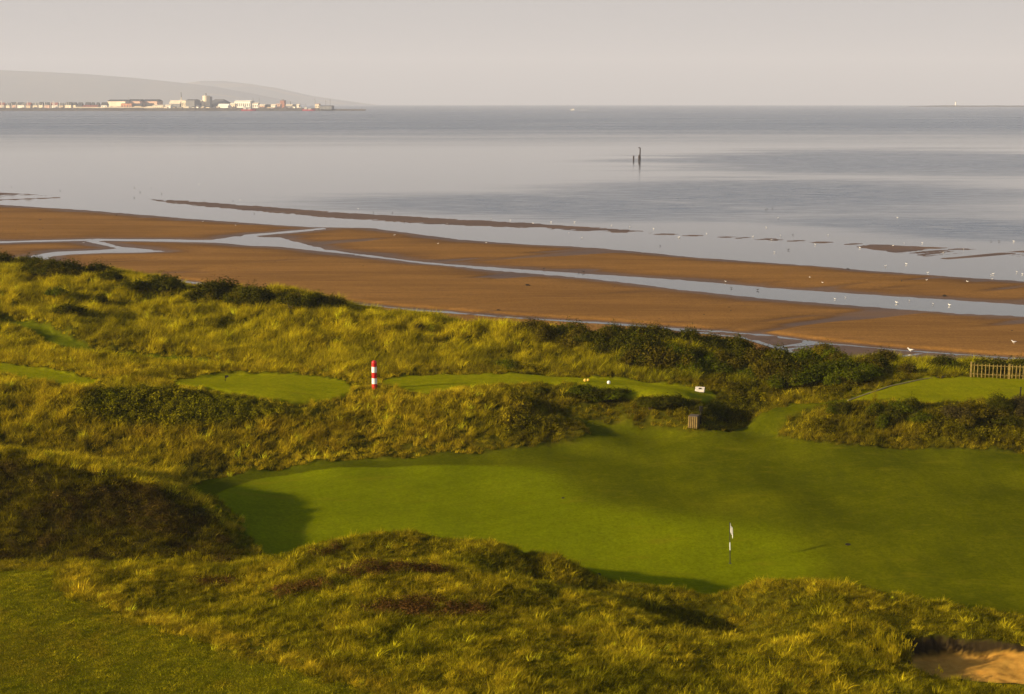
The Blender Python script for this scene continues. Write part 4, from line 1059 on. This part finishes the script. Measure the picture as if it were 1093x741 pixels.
fill([(560,356),(640,360),(745,364),(795,372),(795,384),(735,372),(640,370),(575,364)], 34, 'dark bush in the thicket along the crest above the slope clump', 'bushes along the middle crest', (22,40), (12,20), [DKG, DKG, BRG], 1)
fill([(560,362),(640,372),(740,376),(745,398),(690,398),(640,382)], 16, 'dark bush on the slope below the crest thicket', 'bushes on the slope below the crest', (22,38), (12,22), [DKG, BRG, MIDG], 2)
fill([(790,378),(870,388),(960,396),(985,400),(930,408),(870,420),(815,416),(780,406),(730,402)], 46, 'green bush in the low thicket between the slope clump and the right tee', 'bushes of the low right thicket', (22,40), (13,22), [DKG, MIDG, BRG, MIDG], 3)
fill([(985,397),(1040,397),(1150,398),(1250,399),(1250,404),(1040,399.5),(985,402)], 22, 'green bush behind the picket fence', 'bushes behind the picket fence', (24,40), (13,18), [DKG, MIDG], 4)
fill([(520,424),(575,421),(640,420),(720,432),(765,438),(765,446),(720,440),(640,428),(560,420)], 26, 'low dark bush along the bank behind the wooden bin', 'low bushes on the bank behind the bin', (18,32), (7,12), [DKG, DKG, MIDG], 5)
fill([(1000,440),(1110,432),(1110,462),(1040,462)], 14, 'dark bush on the bank below the right tee', 'bushes on the bank below the right tee', (20,34), (12,18), [(.042,.034,.010), DKG, BRG], 6)
fill([(880,440),(990,432),(1000,452),(900,460)], 12, 'leafy green bush in the grassy bank below the right tee', 'leafy bushes in the right grassy bank', (18,30), (10,15), [MIDG, MIDG, DKG], 7)

# ------------------------------------------------------------------ golf furniture
w_paint = paint('white_paint', (.78, .76, .70), .5, .10, 6); r_paint = paint('red_paint', (.50, .015, .012), .45, .18, 6)
dk = paint('dark_iron', (.022, .020, .016), .95, .3, 8, spec=.03); wood = paint('weathered_wood', (.17, .115, .035), .8, .3, 5)
def on(u, v): return hit(u, v, Z)
# flagstick
fx_, fy_, fz_ = on(779.3, 601.8)
o = empty('flagstick', (fx_, fy_, fz_), R(10)); o.rotation_euler = (R(1.0), R(-2.2), 0)
tag(o, 'slender flagstick with limp white flag standing in the hole', 'flagstick')
MB().lathe([(.022, -.12), (.022, .72)], 10).build('lower_pole', paint('black_pole', (.015,.015,.014), .5), o)
MB().lathe([(.021, .722), (.020, 1.14)], 10).build('white_band', w_paint, o)
MB().lathe([(.020, 1.142), (.018, 2.22), (.010, 2.24)], 10).build('upper_pole', paint('black_pole', (.015,.015,.014), .5), o)
fl = []; nr, nc = 12, 9
for i in range(nr):
    for j in range(nc):
        s1 = i / (nr - 1); t1 = j / (nc - 1)
        drop = t1 * .30 + .10 * t1 * s1
        fl.append((.020 + t1 * .15 + .045 * math.sin(t1 * 9 + s1 * 2) * t1 - .05 * (1 - s1) * t1, .075 * math.sin(t1 * 11 + s1 * 1.5) * (.3 + t1 * .7) , 2.20 - s1 * .46 - drop))
fme = mesh_np('flag', np.array(fl), grid_quads(nr, nc)); flag = link('flag', fme, paint('flag_cloth', (.85, .82, .76), .8, .06, 6), o)
sm = flag.modifiers.new('thick', 'SOLIDIFY'); sm.thickness = .006
o = MB().lathe([(.075, .0), (.075, .006), (.054, .006), (.054, -.02)], 20, cap=False).lathe([(.054, .001), (.001, .001)], 20, cap=False).build('hole_cup', paint('cup_liner', (.03,.03,.025), .7)); o.location = (fx_, fy_, fz_ + .004)
tag(o, 'dark round hole cup at the foot of the flagstick', 'hole')
# striped guide post
gx, gy, gz = on(399.8, 415.5)
gs = math.hypot(gy, CAM_H - gz) / FPX
o = empty('striped_post', (gx, gy, gz - .1)); tag(o, 'thick red and white banded guide post among the bank grass', 'post')
r0 = 2.75 * gs; hh = 30.5 * gs + .1; bandh = hh / 5.2
MB().lathe([(r0, -.2), (r0, hh - bandh * .9), (r0 * .9, hh - bandh * .88)], 24).build('post', w_paint, o, smooth=False)
for k in range(2): MB().lathe([(r0 * 1.012, hh - bandh * (2 * k + 3)), (r0 * 1.012, hh - bandh * (2 * k + 2))], 24).build('red_band', r_paint, o)
MB().lathe([(r0 * 1.012, hh - bandh), (r0 * 1.012, hh - .12), (r0 * .9, hh - .04), (r0 * .5, hh + .02), (.01, hh + .04)], 24).build('cap', r_paint, o)
# tee information block
bx_, by_, bz_ = on(747, 418)
o = empty('tee_information_block', (bx_, by_, bz_), R(-14)); tag(o, 'white slanted tee information block with a small dark plaque', 'sign'); o.scale = (.8, .8, .7)
MB().prism([(-.30, 0), (.30, 0), (.30, .40), (.22, .46), (-.30, .16)], 'x', -.42, .42).build('block', paint('pale_stone', (.52, .47, .40), .8, .2, 5), o, bevel=.02)
pl_ = MB().box(-.13, .13, -.09, .09, 0, .012).build('plaque', dk, o); pl_.location = (.02, -.04, .325); pl_.rotation_euler = (math.atan2(.30, .52), 0, 0)
# wooden bin and the dark post behind it
bx_, by_, bz_ = on(740.5, 456.5)
o = empty('litter_bin', (bx_, by_, bz_), R(-24)); tag(o, 'square bin of upright wooden slats below the tee bank', 'litter bin')
MB().box(-.25, .25, -.25, .25, .04, .74).build('liner', dk, o)
sl_ = MB()
for k in range(5):
    p = -.272 + k * .136
    sl_.box(p - .043, p + .043, -.30, -.268, .0, .80).box(p - .043, p + .043, .268, .30, .0, .80)
    if 0 < k < 4: sl_.box(-.30, -.268, p - .043, p + .043, .0, .80).box(.268, .30, p - .043, p + .043, .0, .80)
sl_.build('slats', wood, o)
MB().box(-.31, .31, -.31, .31, .802, .85).build('lid', paint('bin_lid', (.085, .065, .045), .8, .2, 5), o)
px3, py3, pz3 = bx_ + .52, by_ + .45, 0; pz3 = float(LK(Z, px3, py3)[0])
o = empty('ball_washer', (px3, py3, pz3)); tag(o, 'dark upright post with a square head right behind the wooden bin', 'post')
MB().lathe([(.045, -.1), (.045, .95)], 10).build('pole', dk, o); MB().box(-.11, .11, -.10, .10, .952, 1.28).build('head', dk, o, bevel=.02)
# picket fence at the edge of the right tee
p0 = Vector(on(1036, 402.5)); p1 = Vector(PV(1098, 405.2, p0.z)); dirv = (p1 - p0); dirv.z = 0; dirv.normalize()
o = empty('picket_fence', p0, math.atan2(dirv.y, dirv.x)); tag(o, 'wooden picket fence along the back of the right hand tee', 'fence')
m_pick = paint('fence_wood', (.19, .135, .03), .85, .35, 4)
Lf = 11.2
def gz_at(t): return float(LK(Z, p0.x + dirv.x * t, p0.y + dirv.y * t)[0]) - p0.z
for k in range(5):
    t_ = k * 2.75; g_ = gz_at(t_); MB().box(t_ - .06, t_ + .06, -.06, .06, g_ - .2, g_ + 1.16).build('post', m_pick, o, bevel=.01)
t_ = .22; pk = 0
while t_ < Lf:
    g_ = gz_at(t_); tw = rng.uniform(-.012, .012); hh = 1.10 + rng.uniform(-.05, .04)
    MB().add if False else None
    q = MB().prism([(t_ - .030, g_ + .03), (t_ + .030, g_ + .03), (t_ + .030 + tw, g_ + hh - .05), (t_ + tw, g_ + hh), (t_ - .030 + tw, g_ + hh - .05)], 'y', -.062, -.040)
    q.build('picket', m_pick, o); t_ += .27 + rng.uniform(-.02, .02); pk += 1
for zr in (.92, .25):
    MB().tube([(t2, -.005, gz_at(t2) + zr) for t2 in np.linspace(0, Lf, 8)], .032, 6).build('rail', m_pick, o)
# timber edging along the left side of the same tee
ed = [on(u, v) for u, v in ((905,428),(925,421),(950,412.5),(985,405),(1010,402))]
em = MB()
for a_, b_ in zip(ed[:-1], ed[1:]):
    a_, b_ = Vector(a_), Vector(b_); dd = (b_ - a_).normalized(); nn = Vector((-dd.y, dd.x, 0)) * .05
    em.add([a_ - nn + Vector((0,0,-.15)), b_ - nn + Vector((0,0,-.15)), b_ + nn + Vector((0,0,-.15)), a_ + nn + Vector((0,0,-.15)), a_ - nn + Vector((0,0,.05)), b_ - nn + Vector((0,0,.05)), b_ + nn + Vector((0,0,.05)), a_ + nn + Vector((0,0,.05))],
           [(0,3,2,1),(4,5,6,7),(0,1,5,4),(1,2,6,5),(2,3,7,6),(3,0,4,7)])
tag(em.build('tee_edging', paint('edging_wood', (.20, .16, .07), .85, .25, 3)), 'pale timber edging curving along the left side of the right tee', 'edging')
# tee markers
def marker(u, v, mat, label, sc=1.0, cat='tee marker', name='tee_marker'):
    x_, y_, z_ = on(u, v); o = empty(name, (x_, y_, z_)); tag(o, label, cat); o.scale = (sc,) * 3
    MB().lathe([(.07, 0), (.125, .05), (.14, .13), (.12, .21), (.06, .26), (.01, .27)], 14).build('head', mat, o, smooth=True)
    MB().lathe([(.018, -.15), (.018, .02)], 8).build('spike', dk, o)
yel = paint('amber_paint', (.70, .42, .06), .5, .1, 6)
marker(624.5, 407.5, yel, 'amber tee marker on the long narrow tee, left of its twin', .8)
marker(627.8, 407.0, yel, 'amber tee marker on the long narrow tee, right of its twin', .7)
marker(649.8, 410, w_paint, 'white tee marker alone on the long narrow tee', .9)
x_, y_, z_ = on(240.5, 407)
o = empty('tee_flag', (x_, y_, z_)); tag(o, 'small dark pennant on a stake on the left middle tee', 'pennant')
MB().lathe([(.025, -.1), (.02, .42)], 8).build('stake', dk, o)
MB().prism([(.02, .22), (.26, .34), (.20, .44), (.02, .42)], 'y', -.02, .02).build('pennant', dk, o)
x_, y_, z_ = on(1089, 424)
o = empty('marker_stake', (x_, y_, z_)); tag(o, 'dark marker stake standing on the right tee near the photo edge', 'stake')
MB().lathe([(.045, -.1), (.045, .66)], 10).build('shaft', dk, o); MB().lathe([(.06, .662), (.05, .72), (.01, .73)], 10).build('cap', dk, o)
# white marker on the left dune top
x_, y_, z_ = on(155, 311)
s_ = math.hypot(y_, CAM_H - z_) / FPX
o = empty('dune_marker', (x_, y_, z_), R(-12)); tag(o, 'small white twin board marker on the left dune top', 'marker')
MB().box(-.27, -.03, -.03, .03, .16, .86).build('board', w_paint, o, bevel=.008); MB().box(.03, .24, -.03, .03, .10, .74).build('board', w_paint, o, bevel=.008)
MB().box(-.20, -.12, .035, .09, -.2, .8).build('leg', wood, o); MB().box(.10, .18, .035, .09, -.2, .7).build('leg', wood, o)
# small dark covers in the turf
for u, v, lab, s_ in ((905,581.5,'small dark sprinkler cover in the fairway right of the flagstick',.14),(639,613,'small dark sprinkler cover by the near edge of the green',.10),(601,532,'small dark mark at the left end of the shaded swale',.09)):
    x_, y_, z_ = on(u, v); o = MB().lathe([(s_, -.03), (s_, .012), (s_ * .8, .03), (.01, .032)], 16).build('sprinkler_cover', dk); o.location = (x_, y_, z_); tag(o, lab, 'cover')

# ------------------------------------------------------------------ birds and wrack on the flats
def bz(x_, y_):
    if not (112 < y_ < 950): return EC(x_, y_)
    r = np.interp(y_, brow, np.arange(len(brow))); c = np.interp(x_ / y_, bcol, np.arange(len(bcol)))
    return max(float(zb[int(round(r)), int(round(c))]), EC(x_, y_))
def gull_mesh(name, cb, cw):
    m_ = MB(); m_.tube([(-.34,0,.30),(-.22,0,.27),(-.05,0,.24),(.10,0,.25),(.19,0,.31),(.23,0,.39),(.28,0,.43),(.33,0,.43),(.36,0,.42),(.43,0,.405)],
                       [.012,.05,.095,.10,.07,.048,.052,.042,.016,.006], 10)
    for s in (-1, 1):
        m_.tube([(.12, s*.075, .27),(-.05, s*.095, .275),(-.25, s*.05, .285),(-.42, s*.015, .29)], [.03,.055,.035,.006], 8)
        m_.tube([(.0, s*.035, .17),(.0, s*.04, 0)], .009, 5); m_.box(-.01, .06, s*.04-.018, s*.04+.018, -.005, .004)
    me = bpy.data.meshes.new(name); me.from_pydata([tuple(p) for p in m_.v], [], m_.f); me.update()
    me.polygons.foreach_set('use_smooth', np.ones(len(me.polygons), bool)); me.materials.append(cb); return me
GM = gull_mesh('gull', paint('gull_plumage', (.80, .77, .73), .8, .15, 3), None)
DM = gull_mesh('wader', paint('wader_plumage', (.035, .032, .03), .8, .3, 3), None)
def bird(u, v, me, nm, lab, grp, sc):
    x_, y_, _ = PV(u, v, .05); o = bpy.data.objects.new(nm, me); COL.objects.link(o)
    o.location = (x_, y_, bz(x_, y_) - .01); o.rotation_euler = (0, 0, rng.choice([0, 3.14]) + rng.normal() * .5); o.scale = (sc,) * 3; tag(o, lab, nm, grp)
GUL = [(720+a/2.93, 200+b/2.93) for a, b in ((323,97),(287,126),(332,152),(697,96),(683,184),(14,157),(100,145),(303,165),(313,204),(718,175),(775,175),(480,150),(660,247),(725,241),(423,287),(463,303),(160,297),(502,350),(535,345),(695,362),(735,355),(809,365),(860,370),(788,295),(916,299),(792,268),(990,275),(993,288),(1071,266),(1088,272),(996,272),(1061,170),(440,180),(580,190),(840,205),(905,195),(245,155))]
GUL += [(350+a/2.876, 200+b/2.876) for a, b in ((93,66),(500,97),(757,108),(780,155),(1000,128),(1078,155),(205,150),(338,177),(486,173),(366,113),(927,122),(685,108),(740,140),(560,102),(630,112),(870,118))]
GUL += [(a/2.954, 190+b/2.954) for a, b in ((743,152),(264,206),(627,20),(757,70),(425,32),(640,140),(905,8),(300,12))]
for u, v in GUL: bird(u, v, GM, 'gull', 'tiny white gull resting on the tidal flats', 'white gulls on the tidal flats', rng.uniform(.5, .78))
DRK = [(720+a/2.93, 200+b/2.93) for a, b in ((290,67),(306,67),(356,196),(370,149),(990,170),(1015,169),(178,316),(285,70),(260,322),(710,300))] + \
      [(350+a/2.876, 200+b/2.876) for a, b in ((140,77),(235,107),(198,78),(1020,180),(785,262),(770,262),(663,252))] + \
      [(a/2.954, 190+b/2.954) for a, b in ((423,62),(127,137),(135,164),(367,121),(424,30),(442,45),(510,50),(477,32),(645,75),(735,72),(980,107),(802,112),(36,28),(190,40))]
for u, v in DRK: bird(u, v, DM, 'wader', 'tiny dark wading bird on the tidal flats', 'dark waders on the tidal flats', rng.uniform(.55, .85))
bird(1082, 369.5, GM, 'gull', 'lone white gull on the mud above the picket fence', None, 1.1)
bird(972, 375.5, GM, 'gull', 'white gull on the wet mud left of the picket fence', None, 1.2)
wr = paint('wrack', (.030, .024, .018), .9, .4, 3)
for k, (u, v, s_, lab) in enumerate(((563,304.8,.42,'dark hump of stranded wrack on the dry middle sand'),(905,283+3,.34,'dark wrack on the second sand bank above the long pool'),(1008,315,.40,'flat dark wrack on the sand edge at right'),(532,332,.3,'small wrack patch beside the wet strip'))):
    x_, y_, _ = PV(u, v, .3); g = np.random.default_rng(k)
    Vt, Q, _r = leaves(140, 1.1, .75, .22, 600 + k, 0, .4, .4)
    o = link('wrack_heap', mesh_np('wrack_heap', Vt * s_, Q, smooth=False), wr); o.location = (x_, y_, bz(x_, y_) - .03); tag(o, lab, 'wrack')
for k in range(26):                                     # seaweed and pebbles strewn on the sand
    u, v = rng.uniform(0, 1093), 0; v = np.interp(u, [0, 400, 700, 1093], [258, 290, 325, 355]) + rng.uniform(-28, 10)
    x_, y_, _ = PV(u, v, .3)
    if bz(x_, y_) < .1: continue
    Vt, Q, _r = leaves(40, 1.0, .35, .25, 700 + k, 0, .3, .4)
    o = link('seaweed', mesh_np('seaweed', Vt * rng.uniform(.12, .25), Q, smooth=False), wr); o.location = (x_, y_, bz(x_, y_) - .01); tag(o, 'small dark scrap of seaweed lying on the sand', 'seaweed', 'seaweed scraps on the sand')
